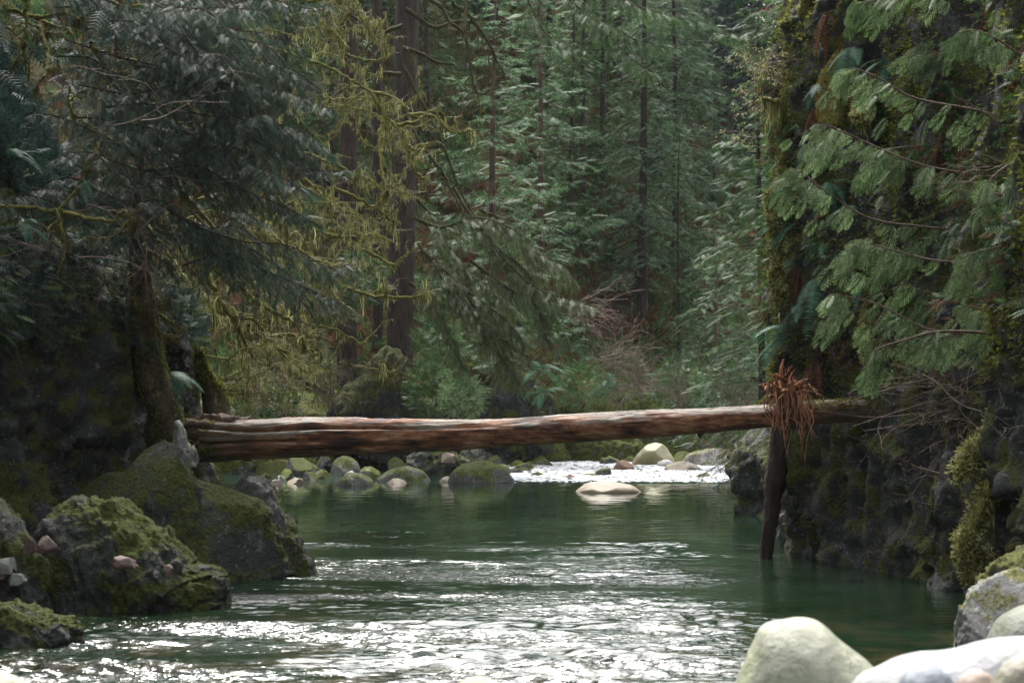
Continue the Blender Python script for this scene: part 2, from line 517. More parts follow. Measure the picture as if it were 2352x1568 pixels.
# ---- cliffs: a wall swept along the bank, leaning and craggy
def cliff(name, path, H, nz, mat, label, lean, seed, amp=.5, res=.075, stretch=(1.0, 1.0, .35)):
    path = np.array(path, float)
    seg = np.linalg.norm(np.diff(path, axis=0), axis=1)
    s = np.concatenate([[0], np.cumsum(seg)])
    n = int(s[-1] / res)
    ss = np.linspace(0, s[-1], n)
    px = np.interp(ss, s, path[:, 0]); py = np.interp(ss, s, path[:, 1])
    k = np.hanning(9); k /= k.sum()
    pxs = np.convolve(np.pad(px, 4, 'edge'), k, 'valid'); pys = np.convolve(np.pad(py, 4, 'edge'), k, 'valid')
    T = nrm(np.stack([np.gradient(pxs), np.gradient(pys)], 1))
    N = np.stack([T[:, 1], -T[:, 0]], 1)                    # towards the river
    z = np.linspace(-0.8, H, nz)
    Pp = np.zeros((n, nz, 3))
    Pp[:, :, 0] = pxs[:, None]; Pp[:, :, 1] = pys[:, None]; Pp[:, :, 2] = z[None]
    Q = Pp.reshape(-1, 3)
    st = np.array(stretch)
    d = amp * fbm(Q * st * .55 + seed, 3) + amp * .55 * ridged(Q * st * 1.3 + seed * 2, 4) + .15 * blocks(Q, 1.0, int(seed)) + .03 * blocks(Q, 3.1, int(seed) + 5) + .06 * ridged(Q * [4.5, 4.5, 2.5] + seed, 4) + .03 * fbm(Q * 11, 2)
    d = d.reshape(n, nz) + lean(ss[:, None] * 0 + z[None], pys[:, None] + z[None] * 0)
    top = np.clip((z - (H - 2.2)) / 2.2, 0, 1) ** 2 * 3.0
    d = d - top[None]
    Pp[:, :, 0] += N[:, 0:1] * d; Pp[:, :, 1] += N[:, 1:2] * d
    Pp[:, :, 2] += .12 * fbm(Q * 1.1 + 5, 3).reshape(n, nz)
    o = mk(name, [(Pp.reshape(-1, 3), grid_faces(n, nz))], mat, smooth=True)
    tag(o, label, kind='structure')
    return Pp


rpath = [(8.6, -14), (7.3, 6), (6.6, 17), (6.0, 21.5), (5.75, 24.5), (5.25, 27.2), (4.75, 28.8), (4.5, 30.0), (5.1, 32), (4.95, 34.5), (5.1, 37.5), (5.1, 41), (6.0, 44), (9, 50)]
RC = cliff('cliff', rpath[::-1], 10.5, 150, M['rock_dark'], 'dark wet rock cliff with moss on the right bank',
           lambda z, y: -.25 * np.clip(z - 3, 0, 20) * 0 + .30 * np.clip((z - 2.2) / 2, 0, 1) * np.clip((31.5 - y) / 3, 0, 1) * np.clip((y - 26) / 2, 0, 1) - np.clip((z - 1.2) * .9, 0, 5) * np.clip((y - 31.5) / 2, 0, 1)
           - .18 * np.clip(z - 3.5, 0, 20) * np.clip((27 - y) / 3, 0, 1), 3.3, .42, .085, (1.1, 1.1, .22))
lpath = [(-9, -14), (-7.9, 6), (-7.3, 17), (-7.1, 23), (-6.6, 26.5), (-5.6, 28.6), (-5.05, 29.6), (-5.45, 31.2), (-5.1, 32.6), (-5.3, 33.6), (-7.0, 37), (-9, 43), (-10, 50)]
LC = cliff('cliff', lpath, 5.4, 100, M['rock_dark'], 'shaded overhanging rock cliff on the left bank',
           lambda z, y: .35 * np.clip((z - 2) / 3, 0, 1) * np.clip((29 - y) / 3, 0, 1) - .25 * np.clip(z - 1, 0, 9) * np.clip((y - 31) / 2, 0, 1), 9.1, .38, .09, (1, 1, .5))
# far wall behind the rapids
fpath = [(-10.2, 52), (-8.6, 57.5), (-5.9, 60.0), (-4.6, 60.3), (-3.4, 62.2), (-1, 63.6), (1.2, 64.6), (2.2, 66.0), (5.0, 67.0), (8.5, 70.5), (12, 76), (18, 84)]
M['rock_farwall'] = rockmat('rock_far_wall', (.015, .016, .016), (.055, .056, .056), (.22, .23, .24), moss=(.055, .065, .010), mossamt=.62, updep=.8, scale=1.0, wet=.5, rough=.6, bump=.6)
FC = cliff('cliff', fpath, 3.6, 50, M['rock_farwall'], 'mossy wet rock wall beyond the rapids',
           lambda z, y: -.55 * np.clip(z - .3, 0, 3) + 0 * y, 14.2, .45, .12, (.8, .8, .6))


# ---- water
def water_mat(name, deep, foam=False):
    m, nt = newmat(name)
    geo = node(nt, 'ShaderNodeNewGeometry')
    n1 = noise(nt, geo.outputs['Position'], .35, 3)
    r = ramp(nt, [(0.4, deep), (0.66, tuple(x * 1.5 + .004 for x in deep))]); nt.links.new(n1.outputs[0], r.inputs[0])
    sep = node(nt, 'ShaderNodeSeparateXYZ'); nt.links.new(geo.outputs['Position'], sep.inputs[0])
    c = r.outputs[0]
    # stones of the bed showing through near the shore we stand on
    mr = node(nt, 'ShaderNodeMapRange'); mr.inputs['From Min'].default_value = 23; mr.inputs['From Max'].default_value = 16
    nt.links.new(sep.outputs[1], mr.inputs['Value'])
    n2 = noise(nt, geo.outputs['Position'], 1.3, 4, .6)
    rb = ramp(nt, [(0.45, 0.0), (0.62, 0.8)]); nt.links.new(n2.outputs[0], rb.inputs[0])
    c = mixc(nt, math_(nt, 'MULTIPLY', rb.outputs[0], mr.outputs[0]), c, (.045, .035, .016))
    b = node(nt, 'ShaderNodeBsdfPrincipled', i_Roughness=0.015, i_IOR=1.42)
    nt.links.new(c, b.inputs['Base Color'])
    mpb = node(nt, 'ShaderNodeMapping'); mpb.inputs['Scale'].default_value = (1, 1, 1) if foam else (.45, 1.0, 1)
    nt.links.new(geo.outputs['Position'], mpb.inputs[0])
    nf = noise(nt, mpb.outputs[0], 22 if foam else 19, 2, .5)
    bp = node(nt, 'ShaderNodeBump', i_Strength=.35 if foam else .12, i_Distance=.02)
    if not foam:
        mb_ = node(nt, 'ShaderNodeMapRange'); mb_.inputs['From Min'].default_value = 38; mb_.inputs['From Max'].default_value = 26
        mb_.inputs['To Min'].default_value = .02; mb_.inputs['To Max'].default_value = .9; bp.inputs['Distance'].default_value = .03
        nt.links.new(sep.outputs[1], mb_.inputs['Value'])
        mxx = node(nt, 'ShaderNodeMapRange'); mxx.inputs['From Min'].default_value = 1.5; mxx.inputs['From Max'].default_value = 3.6
        mxx.inputs['To Min'].default_value = 1.0; mxx.inputs['To Max'].default_value = .22
        nt.links.new(sep.outputs[0], mxx.inputs['Value'])
        mps = node(nt, 'ShaderNodeMapping'); mps.inputs['Scale'].default_value = (.25, .8, 1)
        nt.links.new(geo.outputs['Position'], mps.inputs[0])
        ns_ = noise(nt, mps.outputs[0], 1.0, 4, .6); rs_ = ramp(nt, [(.40, .22), (.56, 1.0)]); nt.links.new(ns_.outputs[0], rs_.inputs[0])
        nt.links.new(math_(nt, 'MULTIPLY', math_(nt, 'MULTIPLY', mb_.outputs[0], mxx.outputs[0]), rs_.outputs[0]), bp.inputs['Strength'])
    nt.links.new(nf.outputs[0], bp.inputs['Height']); nt.links.new(bp.outputs[0], b.inputs['Normal'])
    out = node(nt, 'ShaderNodeOutputMaterial')
    if foam:
        at = node(nt, 'ShaderNodeAttribute'); at.attribute_name = 'foam'
        mp = node(nt, 'ShaderNodeMapping'); mp.inputs['Scale'].default_value = (1, .45, 1)
        nt.links.new(geo.outputs['Position'], mp.inputs[0])
        n3 = noise(nt, mp.outputs[0], 5.5, 6, .7, .4)
        fr = ramp(nt, [(0.54, 0.0), (0.66, 1.0)])
        nt.links.new(math_(nt, 'ADD', math_(nt, 'MULTIPLY', n3.outputs[0], .9), math_(nt, 'SUBTRACT', math_(nt, 'MULTIPLY', at.outputs['Fac'], .5), .33)), fr.inputs[0])
        w = node(nt, 'ShaderNodeBsdfPrincipled', i_Roughness=.45)
        w.inputs['Base Color'].default_value = (.5, .52, .55, 1)
        nt.links.new(bp.outputs[0], w.inputs['Normal'])
        mx = node(nt, 'ShaderNodeMixShader'); nt.links.new(fr.outputs[0], mx.inputs[0])
        nt.links.new(b.outputs[0], mx.inputs[1]); nt.links.new(w.outputs[0], mx.inputs[2])
        nt.links.new(mx.outputs[0], out.inputs[0])
    else:
        nt.links.new(b.outputs[0], out.inputs[0])
    return m


def sstep(a, b, x):
    t = np.clip((x - a) / (b - a), 0, 1)
    return t * t * (3 - 2 * t)


def wave(x, y):
    p = np.stack([x, y, np.zeros_like(x)], 1)
    warp = 0.5 * fbm(p * .35, 2)
    run = sstep(41, 29, y + .9 * fbm(p * [.25, .5, 1] + 3, 2) * 4) * (1 - .72 * sstep(1.2, 3.4, x + (y - 24) * -.10 + warp * 1.0))
    edge = sstep(0, 1.2, x - left_bank(y)) * .6 + .4
    w = .003 * fbm(p * [1.2, 3, 1], 2)
    q = p + np.stack([warp, .15 * x * 0 + warp, 0 * x], 1)
    streak = .12 + 1.7 * np.clip(fbm(q * [.22, .75, 1] + 7, 3) + .22 + .5 * sstep(26, 17, y), 0, 1.3)
    near = 1 + 1.1 * sstep(23, 15.5, y)
    w = w + run * edge * streak * near * (.021 * perlin(q * [1.3, 4.4, 1]) + .014 * perlin(q * [2.8, 9.0, 1] + 4) + .007 * perlin(q * [6.0, 16, 1] + 8))
    return w


wx = np.linspace(-8.8, 9.0, 600)
wy = np.concatenate([np.linspace(-20, 12, 25), np.linspace(12.1, 20, 260), np.linspace(20.04, 32, 300), np.linspace(32.1, 52.2, 220)])
A, B = np.meshgrid(wx, wy, indexing='ij')
wz = wave(A.ravel(), B.ravel())
M['water'] = water_mat('river_water', (.005, .014, .006))
w = mk('water', [(np.stack([A.ravel(), B.ravel(), wz], 1), grid_faces(len(wx), len(wy)))], M['water'], smooth=True)
tag(w, 'calm green river pool turning to bright ripples', kind='structure')

rx = np.linspace(-9.5, 18, 420); ry = np.linspace(52.0, 74, 330)
A, B = np.meshgrid(rx, ry, indexing='ij'); a, b = A.ravel(), B.ravel()
p = np.stack([a, b, 0 * a], 1)
act = sstep(-2.2, -.2, a + .3 * fbm(p * .6, 2)) * .95 + .05
lev = .14 * sstep(52.4, 60, b)
rz = lev * (.25 + .75 * act) + act * sstep(52.1, 52.9, b) * (.035 * fbm(p * [1.0, 1.6, 1], 3) + .035 * ridged(p * [2.2, 3.6, 1], 3))
w = mk('water', [(np.stack([a, b, rz], 1), grid_faces(len(rx), len(ry)))], water_mat('rapids_water', (.012, .028, .02), True), smooth=True)
at = w.data.attributes.new('foam', 'FLOAT', 'POINT')
at.data.foreach_set('value', (act * (.55 + .5 * sstep(52.0, 53.5, b) * 1)).astype(np.float32))
tag(w, 'white rapids running down between the boulders', kind='structure')


# ================================================================== ROCKS
def ridge_rock(name, prof, pbase, mat, label, Y=None, depth=.9, amp=.10, freq=1.3, rid=0.5, group=None, cat='boulder', n=64, m=40, seed=0, zb=None, bury=.25, power=.5, lean=0.0, crag=0.0, facet=0.0):
    """a rock whose skyline follows prof (photo pixels), with real depth behind it"""
    Y = YW(pbase) if Y is None else Y
    prof = np.array(prof, float)
    base_z = CAMH + (HY - pbase) / F0 * Y
    xs = (prof[:, 0] - HX) / F0 * Y
    zs = np.maximum(CAMH + (HY - prof[:, 1]) / F0 * Y - base_z, 0.0)
    u = np.linspace(0, 1, n)
    cp = catmull(np.stack([xs, zs, 0 * xs], 1), n)
    X = cp[:, 0]; Z = np.maximum(cp[:, 1], 0.01)
    W = xs.max() - xs.min()
    D = depth * W * .5 * (np.sin(np.pi * np.clip((X - xs.min()) / W, 0.003, .997))) ** power + .02
    ph = np.linspace(-0.32, math.pi + .32, m)
    c, s_ = np.cos(ph), np.sin(ph)
    sgn = lambda v, e: np.sign(v) * np.abs(v) ** e
    V = np.zeros((n, m, 3))
    V[:, :, 0] = X[:, None]
    V[:, :, 1] = Y - (D[:, None]) * sgn(c, .85)[None] + D.max() * .5
    V[:, :, 2] = base_z + Z[:, None] * np.where(s_ > 0, sgn(s_, .85), s_ * (bury + .4))[None] - bury * 0
    V[:, :, 1] += lean * (V[:, :, 2] - base_z)
    Q = V.reshape(-1, 3)
    size = max(W, Z.max())
    f = freq / size * 2
    cen = np.array([X.mean(), Y + D.max() * .5, base_z])
    R = nrm(Q - cen)
    d = amp * size * .5 * (fbm(Q * f + seed * 3.7, 3) * (1 - rid) + rid * ridged(Q * f + seed * 3.7, 3))
    if crag:
        k_ = 1.0 if size > 1.6 else 2.2
        d = d + crag * (1.1 * blocks(Q, 1.9 * k_, seed, (.5, .2)) + .35 * blocks(Q, 4.6 * k_, seed + 4, (.5, .2)) + .3 * ridged(Q * [2.2, 3.2, 6.0] * k_ + .5 * Q[:, [2, 1, 0]] + seed, 3) + .35 * fbm(Q * 9, 3))
    endf = np.repeat(np.clip(Z / (Z.max() * .3), .15, 1), m)
    Q = Q + R * (d * endf)[:, None]
    if facet:
        r_ = np.random.default_rng(seed + 900)
        half = np.array([W / 2, D.max(), Z.max()])
        for q_ in range(12):
            nv = nrm(r_.normal(size=3) + [0, -.25, .2]); c_ = np.linalg.norm(nv * half) * r_.uniform(1 - facet, 1.0) * .9
            dist = (Q - cen) @ nv - c_
            Q = Q - np.maximum(dist, 0)[:, None] * nv
    cx = float(X.mean())
    loc = (cx, float(Y + D.max() * .5), base_z)
    o = mk(name, [(Q, grid_faces(n, m)[:, ::-1])], mat, smooth=True, loc=loc)
    # close the two ends
    return tag(o, label, cat, group)


def dome(x0, x1, ybase, h, apex=.5, k=9, flat=.55):
    u = np.linspace(0, 1, k)
    w = np.where(u < apex, u / apex * .5, .5 + (u - apex) / (1 - apex) * .5)
    s = np.sin(np.pi * w) ** flat
    return [(x0 + (x1 - x0) * a, ybase - h * b) for a, b in zip(u, s)]


G1 = 'boulders along the far edge of the pool'
far = [
    # x0, x1, base, top, apex, mat, amp, label
    (570, 742, 1090, 1042, .6, 'rock_mossy', .12, 'broad mossy green boulder beneath the thick end of the log', 57.5),
    (645, 740, 1089, 1050, .35, 'rock_gray', .2, 'angular grey rock with a dark shaded face, in front of the broad mossy boulder', 56.6),
    (753, 832, 1098, 1046, .45, 'b_moss', .06, 'tall rounded boulder spotted with moss and pale lichen, under the log', 56.8),
    (792, 818, 1094, 1080, .5, 'b_white', .08, 'small white stone at the foot of the tall rounded boulder', 54.6),
    (689, 731, 1103, 1085, .4, 'rock_gray', .15, 'low flat grey slab among the mossy shore rocks', 54.2),
    (633, 676, 1102, 1076, .45, 'rock_green', .12, 'yellow-green mossy rock left of the low flat slab', 54.6),
    (594, 630, 1103, 1081, .5, 'rock_mossy', .15, 'dark mossy rock at the left end of the far shore', 54.8),
    (711, 766, 1103, 1080, .35, 'rock_mossy', .15, 'mossy rock just right of the low flat slab', 54.9),
    (636, 654, 1104, 1089, .4, 'b_white', .15, 'pale broken stone before the yellow-green mossy rock', 53.7),
    (655, 700, 1110, 1098, .5, 'b_pale', .1, 'low pale stone at the water line left of the pool boulders', None),
    (618, 650, 1112, 1102, .5, 'b_pink', .1, 'small pinkish stone at the left corner of the pool', None),
    (766, 860, 1114, 1086, .4, 'b_moss', .06, 'speckled grey boulder with a lime green left side in the pool edge', None),
    (820, 878, 1104, 1071, .4, 'rock_green', .08, 'bright green mossy boulder wedged between two grey ones', 54.6),
    (861, 990, 1107, 1069, .42, 'b_moss', .04, 'large smooth egg-shaped grey boulder at the far edge of the pool', 53.5),
    (884, 936, 1111, 1099, .45, 'b_pale', .04, 'flat beige stone lying before the egg-shaped boulder', 52.2),
    (857, 868, 1112, 1105, .5, 'b_white', .1, 'tiny white stone between two grey boulders at the water line', 52.3),
    (1023, 1190, 1111, 1059, .4, 'rock_gray', .08, 'long dark grey boulder with moss patches left of the rapids', 52.6),
    (1007, 1040, 1108, 1094, .6, 'b_pale', .08, 'small tan rock against the left end of the long dark boulder', 53.2),
    (1163, 1210, 1093, 1074, .35, 'b_moss', .04, 'smooth grey stone behind the long dark boulder', 57),
    (1167, 1212, 1082, 1056, .5, 'rock_green', .08, 'pale rock with green cap at the left rim of the rapids', 60.2),
    (1190, 1300, 1081, 1037, .45, 'rock_green', .12, 'lime and dark mottled angular boulder at the back of the rapids', 61),
    (1209, 1242, 1082, 1066, .35, 'b_pale', .06, 'beige stone at the foot of the mottled angular boulder', 59.6),
    (1212, 1262, 1099, 1086, .5, 'rock_dark', .12, 'low dark wet rock in the left rapids', 55.6),
    (1353, 1408, 1095, 1069, .5, 'rock_gray', .12, 'dark blue-grey angular rock in the middle of the rapids', 56),
    (1355, 1450, 1074, 1048, .6, 'rock_gray', .12, 'long flat grey rock behind the rapids, left of the big tan boulder', 62.5),
    (1288, 1327, 1102, 1089, .45, 'b_brown', .12, 'small wet brown rock in front of the rapids', 54.8),
    (1330, 1382, 1097, 1087, .5, 'rock_green', .05, 'flat pale green stone awash in the rapids', 55.7),
    (1408, 1462, 1082, 1057, .35, 'b_brown', .07, 'wet orange-brown boulder left of the big tan boulder', 58.4),
    (1448, 1558, 1073, 1015, .55, 'b_tan', .05, 'big peaked tan and green boulder standing above the rapids', 61.5),
    (1505, 1555, 1074, 1056, .5, 'b_white', .05, 'whitish purple stone at the foot of the big tan boulder', 60.4),
    (1521, 1618, 1086, 1058, .45, 'b_pale', .05, 'smooth grey-green boulder right of the big tan boulder', 58),
    (1593, 1638, 1102, 1079, .4, 'b_pale', .10, 'small peaked tan rock splashed by the rapids on the right', 54.8),
    (1459, 1482, 1094, 1083, .5, 'b_brown', .1, 'little brown stone amid white water', 56.5),
    (1378, 1396, 1107, 1099, .5, 'b_brown', .1, 'tiny brown stone just above the flat pale boulder', 53.6),
    (1315, 1479, 1131, 1106, .42, 'b_pale', .008, 'long flat pale boulder lying alone in the calm pool', 47.6),
    (1545, 1600, 1062, 1022, .45, 'rock_green', .14, 'green and white lichened rock behind the grey-green boulder', 63.5),
    (1553, 1700, 1072, 1028, .62, 'rock_lichen', .14, 'grey-green slanted rock slab at the right end of the rapids', 61.5),
]
for i, (x0, x1, pb, pt, ap, mt, am, lab, Yr) in enumerate(far):
    flat = .75 if 'peaked' in lab else .5
    Yr = Yr or YW(pb)
    zlow = CAMH + (HY - pb) / F0 * Yr
    pb2 = pb + (zlow + .02) / Yr * F0 * 0
    ridge_rock('boulder', dome(x0, x1, pb + 3, pb + 3 - pt, ap, 9, flat), pb + 3, M[mt], lab, Y=Yr, depth=1.0 if x1 - x0 < 110 else .7, amp=am * .9, rid=.5 if am > .09 else .1,
               group=G1, seed=i, n=56, m=40, crag=.035 if am > .09 else .006, facet=.4 if am > .09 else .04)
for i in range(44):
    px = rng.uniform(575, 1230) if i < 32 else rng.uniform(1230, 1700); t_ = rng.random()
    pb = 1092 - 26 * t_ if i < 32 else 1078 - 16 * t_
    wd = rng.uniform(26, 62); Yr = (56.5 + 3.2 * t_) if i < 32 else 62.5 + 2.5 * t_
    ridge_rock('rock', dome(px - wd / 2, px + wd / 2, pb, wd * rng.uniform(.35, .6), rng.uniform(.3, .7), 9, .7), pb, M[['rock_mossy', 'rock_gray', 'rock_farwall', 'rock_mossy'][i % 4]],
               'dark broken rock of the jumbled band behind the pool boulders', Y=Yr, amp=.16, rid=.6, cat='rock', group='jumbled rocks behind the pool boulders', seed=i + 200, n=36, m=28, facet=.45, crag=.03)
# little stones on the far shore, one by one
ms = 0
for i in range(28):
    px = rng.uniform(585, 1010); pb = rng.uniform(1082, 1108)
    if i % 3 == 0: px = rng.uniform(1180, 1680); pb = rng.uniform(1068, 1098)
    wd = rng.uniform(6, 22)
    mt = ['b_gray', 'rock_gray', 'b_pale', 'b_brown', 'rock_mossy'][rng.integers(5)]
    Yr = 54 + (1108 - pb) * .22
    big = [k for k in far if k[0] - 4 < px < k[1] + 4 and k[2] > pb - 2]
    ridge_rock('stone', dome(px - wd / 2, px + wd / 2, pb, wd * rng.uniform(.3, .6), rng.uniform(.35, .65)), pb, M[mt],
               'small loose stone lying between the far shore boulders', Y=Yr, amp=.12, cat='stone', group='small stones between the boulders', seed=i + 50, n=18, m=14, facet=.4)

for i, (pf, pb, Yr, mt, lab) in enumerate([
    ([(740, 1010), (770, 930), (815, 880), (838, 850), (865, 815), (900, 805), (930, 840), (948, 900), (985, 1010)], 1015, 59.8, 'rock_streak', 'steep dark rock face with white streaks at the foot of the great trunk'),
    ([(1100, 1010), (1118, 920), (1150, 872), (1195, 862), (1235, 880), (1262, 920), (1275, 1010)], 1015, 61.5, 'rock_dark', 'black wet rock hump with drooping yellow moss behind the middle of the log'),
    ([(930, 1075), (960, 1042), (990, 1030), (1030, 1040), (1060, 1062), (1090, 1080)], 1088, 57.5, 'rock_gray', 'ribbed grey rock between the egg-shaped boulder and the long dark one'),
    ([(1040, 1070), (1080, 1032), (1130, 1018), (1180, 1030), (1210, 1070)], 1078, 61.8, 'rock_lichen', 'pale broken rock rising behind the long dark boulder'),
    ([(1290, 1070), (1310, 1010), (1380, 1000), (1450, 1012), (1480, 1040), (1500, 1072)], 1075, 65, 'rock_mossy', 'sloping green mossy rock behind the rapids')]):
    ridge_rock('rock_outcrop', pf, pb, M[mt], lab, Y=Yr, depth=.8, amp=.12, rid=.6, cat='rock outcrop', group='rock faces beyond the log', n=90, m=60, seed=60 + i, crag=.12)
o = ridge_rock('driftwood', [(1010, 1052), (1015, 1040), (1030, 1032), (1044, 1034), (1046, 1042), (1020, 1056)], 1058, M['b_pink'], 'short broken piece of pinkish driftwood on the rocks under the log', Y=57, depth=.5, amp=.06, cat='wood', n=30, m=20, facet=.3)

# left bank outcrops
LO = 'rock outcrops at the left water edge'
ridge_rock('rock_outcrop', [(30, 1345), (80, 1240), (120, 1178), (170, 1150), (225, 1168), (262, 1158), (300, 1190), (345, 1222), (385, 1262), (425, 1300), (470, 1310), (503, 1345), (512, 1398)], 1400,
           M['rock'], 'broad low moss-covered outcrop spreading into the near left water', Y=22.0, depth=.62, amp=.10, rid=.6, cat='rock outcrop', group=LO, n=170, m=110, seed=2, crag=.065, power=.35)
ridge_rock('rock_outcrop', [(150, 1310), (205, 1180), (255, 1090), (300, 1050), (340, 1012), (362, 1022), (395, 1050), (420, 1100), (445, 1150), (452, 1210), (470, 1318)], 1325,
           M['rock'], 'tall peaked grey outcrop standing behind the low mossy one', Y=25.2, depth=.7, amp=.12, rid=.7, cat='rock outcrop', group=LO, n=150, m=100, seed=5, crag=.06, power=.4, lean=.12, facet=.16)
ridge_rock('rock_outcrop', [(400, 1315), (430, 1200), (452, 1110), (478, 1066), (520, 1076), (560, 1088), (600, 1106), (622, 1138), (640, 1185), (668, 1215), (690, 1270), (712, 1290), (722, 1322)], 1325,
           M['rock_slab'], 'slanting lichened slab outcrop below the thick end of the log', Y=26.2, depth=.62, amp=.10, rid=.7, cat='rock outcrop', group=LO, n=150, m=100, seed=8, crag=.06, power=.4, lean=.1, facet=.16)
ridge_rock('rock_outcrop', [(-60, 1330), (20, 1235), (110, 1165), (200, 1112), (270, 1075), (350, 1060), (430, 1085), (490, 1105), (560, 1150), (610, 1215), (650, 1300), (665, 1322)], 1322, M['rock'], 'wide dark sloping rock mass joining the left outcrops behind', Y=25.6, depth=.5, amp=.08, rid=.6, cat='rock outcrop', group=LO, n=170, m=90, seed=18, crag=.06, power=.4, facet=.12)
ridge_rock('rock_outcrop', [(-70, 1475), (-30, 1400), (20, 1388), (60, 1400), (100, 1420), (140, 1425), (168, 1440), (180, 1478)], 1480,
           M['rock'], 'small low rock at the bottom left, nearest of the left outcrops', Y=18.9, depth=.8, amp=.10, rid=.5, cat='rock outcrop', group=LO, n=80, m=60, seed=12, crag=.05)
ridge_rock('rock_outcrop', [(-220, 1400), (-120, 1100), (-60, 1120), (0, 1180), (50, 1240), (90, 1330), (110, 1412)], 1415,
           M['rock'], 'dark mossy outcrop cut by the left frame edge', Y=21.4, depth=.7, amp=.12, rid=.7, cat='rock outcrop', group=LO, n=80, m=60, seed=15, crag=.07)
ridge_rock('rock_outcrop', [(405, 1040), (395, 985), (410, 972), (424, 1000), (440, 1030), (452, 1062)], 1070, M['rock_lichen'], 'thin upright grey rock splinter beside the log root end', Y=27.2, depth=.9, amp=.12, cat='rock outcrop', group=LO, n=50, m=30, seed=16, crag=.04)
for ob in [o_ for o_ in COL.objects if o_.get('group') == LO]:
    co = np.empty(len(ob.data.vertices) * 3, np.float32); ob.data.vertices.foreach_get('co', co); co = co.reshape(-1, 3)
    no = np.empty(len(co) * 3, np.float32); ob.data.vertices.foreach_get('normal', no); no = no.reshape(-1, 3)
    gi = rng.integers(0, len(co), 22000); q = co[gi] + np.array(ob.location); k = (no[gi][:, 2] > .15) & (fbm(q * 1.7 + 11, 3) > .05) & (co[gi][:, 2] > .08)
    if k.sum() > 20: mk('moss', [tufts(co[gi][k] + rng.normal(size=(int(k.sum()), 3)) * .02, no[gi][k], .028, .5)], M['moss_fuzz2'], ob)
# loose stones on the outcrop
ls = [(-12, 34, 1305, 1272, 'b_gray', 'pale grey flat stone on the moss at the left frame edge'), (-8, 20, 1318, 1300, 'b_redstone', 'rust brown stone below the pale grey flat one'),
      (12, 58, 1332, 1318, 'b_gray', 'thin pale stone slab lying low on the moss'), (52, 84, 1262, 1236, 'b_redstone', 'upright reddish stone left of the chunky one'),
      (84, 136, 1258, 1228, 'b_redstone', 'chunky reddish broken stone on the green moss'), (250, 312, 1296, 1276, 'b_redstone', 'long rusty stone in the middle of the mossy outcrop'),
      (376, 398, 1310, 1290, 'b_redstone', 'little upright tan stone near the right end of the mossy outcrop')]
for i, (a0, a1, pb, pt, mt, lab) in enumerate(ls):
    ridge_rock('stone', [(a0, pb), (a0 + (a1 - a0) * .15, pt + 6), (a0 + (a1 - a0) * .45, pt), (a0 + (a1 - a0) * .8, pt + 5), (a1, pb)], pb + 5, M[mt], lab, Y=21.3 + (0.3 if i > 4 else 0) - .3, amp=.2, rid=.7, cat='stone', group='loose stones on the mossy outcrop', n=30, m=24, seed=80 + i, facet=.3, crag=.015)

# right bank rocks and the near shore
NR = 'rocks at the lower right corner'
ridge_rock('rock_outcrop', [(2265, 1400), (2285, 1330), (2310, 1298), (2350, 1284), (2420, 1275), (2500, 1320), (2560, 1420)], 1425, M['rock_mossy'], 'dark moss-capped rock at the right frame edge under the cliff', Y=16.8, depth=.8, amp=.12, cat='rock outcrop', group=NR, n=90, m=60, seed=21, crag=.05)
ridge_rock('rock_outcrop', [(2215, 1480), (2238, 1395), (2275, 1350), (2330, 1325), (2400, 1320), (2480, 1360), (2560, 1490)], 1500, M['rock_lichen'], 'mottled lichened rock in front of the moss-capped one', Y=15.4, depth=.8, amp=.10, cat='rock outcrop', group=NR, n=110, m=70, seed=22, crag=.03, facet=.15)
ridge_rock('boulder', dome(2280, 2560, 1500, 105, .45), 1500, M['b_gray'], 'smooth grey-green boulder below the lichened rock at the right edge', Y=12.8, amp=.03, rid=.1, group=NR, seed=23)
ridge_rock('boulder', [(1680, 1640), (1708, 1568), (1738, 1500), (1762, 1450), (1800, 1434), (1850, 1431), (1895, 1440), (1940, 1475), (1990, 1515), (2040, 1560), (2090, 1600), (2130, 1650)], 1650, M['b_near'],
           'large pale greenish boulder in the bottom right foreground', Y=9.6, depth=.75, amp=.03, rid=.0, group=NR, n=110, m=70, seed=24)
ridge_rock('boulder', [(1930, 1650), (1990, 1570), (2040, 1545), (2090, 1522), (2140, 1514), (2200, 1510), (2270, 1490), (2340, 1476), (2420, 1472), (2500, 1500), (2600, 1640)], 1650, M['b_white'],
           'long smooth whitish boulder across the bottom right corner', Y=8.9, depth=.5, amp=.03, rid=.0, group=NR, n=110, m=70, seed=25)
ridge_rock('boulder', dome(2050, 2122, 1548, 40, .5), 1560, M['b_bluegray'], 'small blue-grey stone behind the long whitish boulder', Y=9.8, amp=.05, rid=0, group=NR, seed=26, cat='stone')
ridge_rock('boulder', dome(2180, 2252, 1530, 42, .5), 1535, M['b_bluegray'], 'bluish stone behind the long whitish boulder, nearer the right edge', Y=9.9, amp=.05, rid=0, group=NR, seed=27, cat='stone')
ridge_rock('boulder', dome(2062, 2210, 1600, 65, .5), 1620, M['b_bluegray'], 'blue-white smooth stone at the bottom edge under the long boulder', Y=8.0, amp=.04, rid=0, group=NR, seed=28, cat='stone')
ridge_rock('boulder', dome(2200, 2300, 1590, 50, .5), 1610, M['b_pink'], 'pinkish stone at the bottom edge of the right corner', Y=7.9, amp=.04, rid=0, group=NR, seed=29, cat='stone')
ridge_rock('boulder', dome(2285, 2420, 1600, 90, .55), 1640, M['b_pale'], 'yellowish stone in the very bottom right corner', Y=7.7, amp=.05, rid=0, group=NR, seed=30, cat='stone')
ridge_rock('boulder', dome(-80, 66, 1600, 48, .45), 1620, M['b_near'], 'pale stone tip in the bottom left corner', Y=10, amp=.04, rid=0, seed=31, cat='stone')
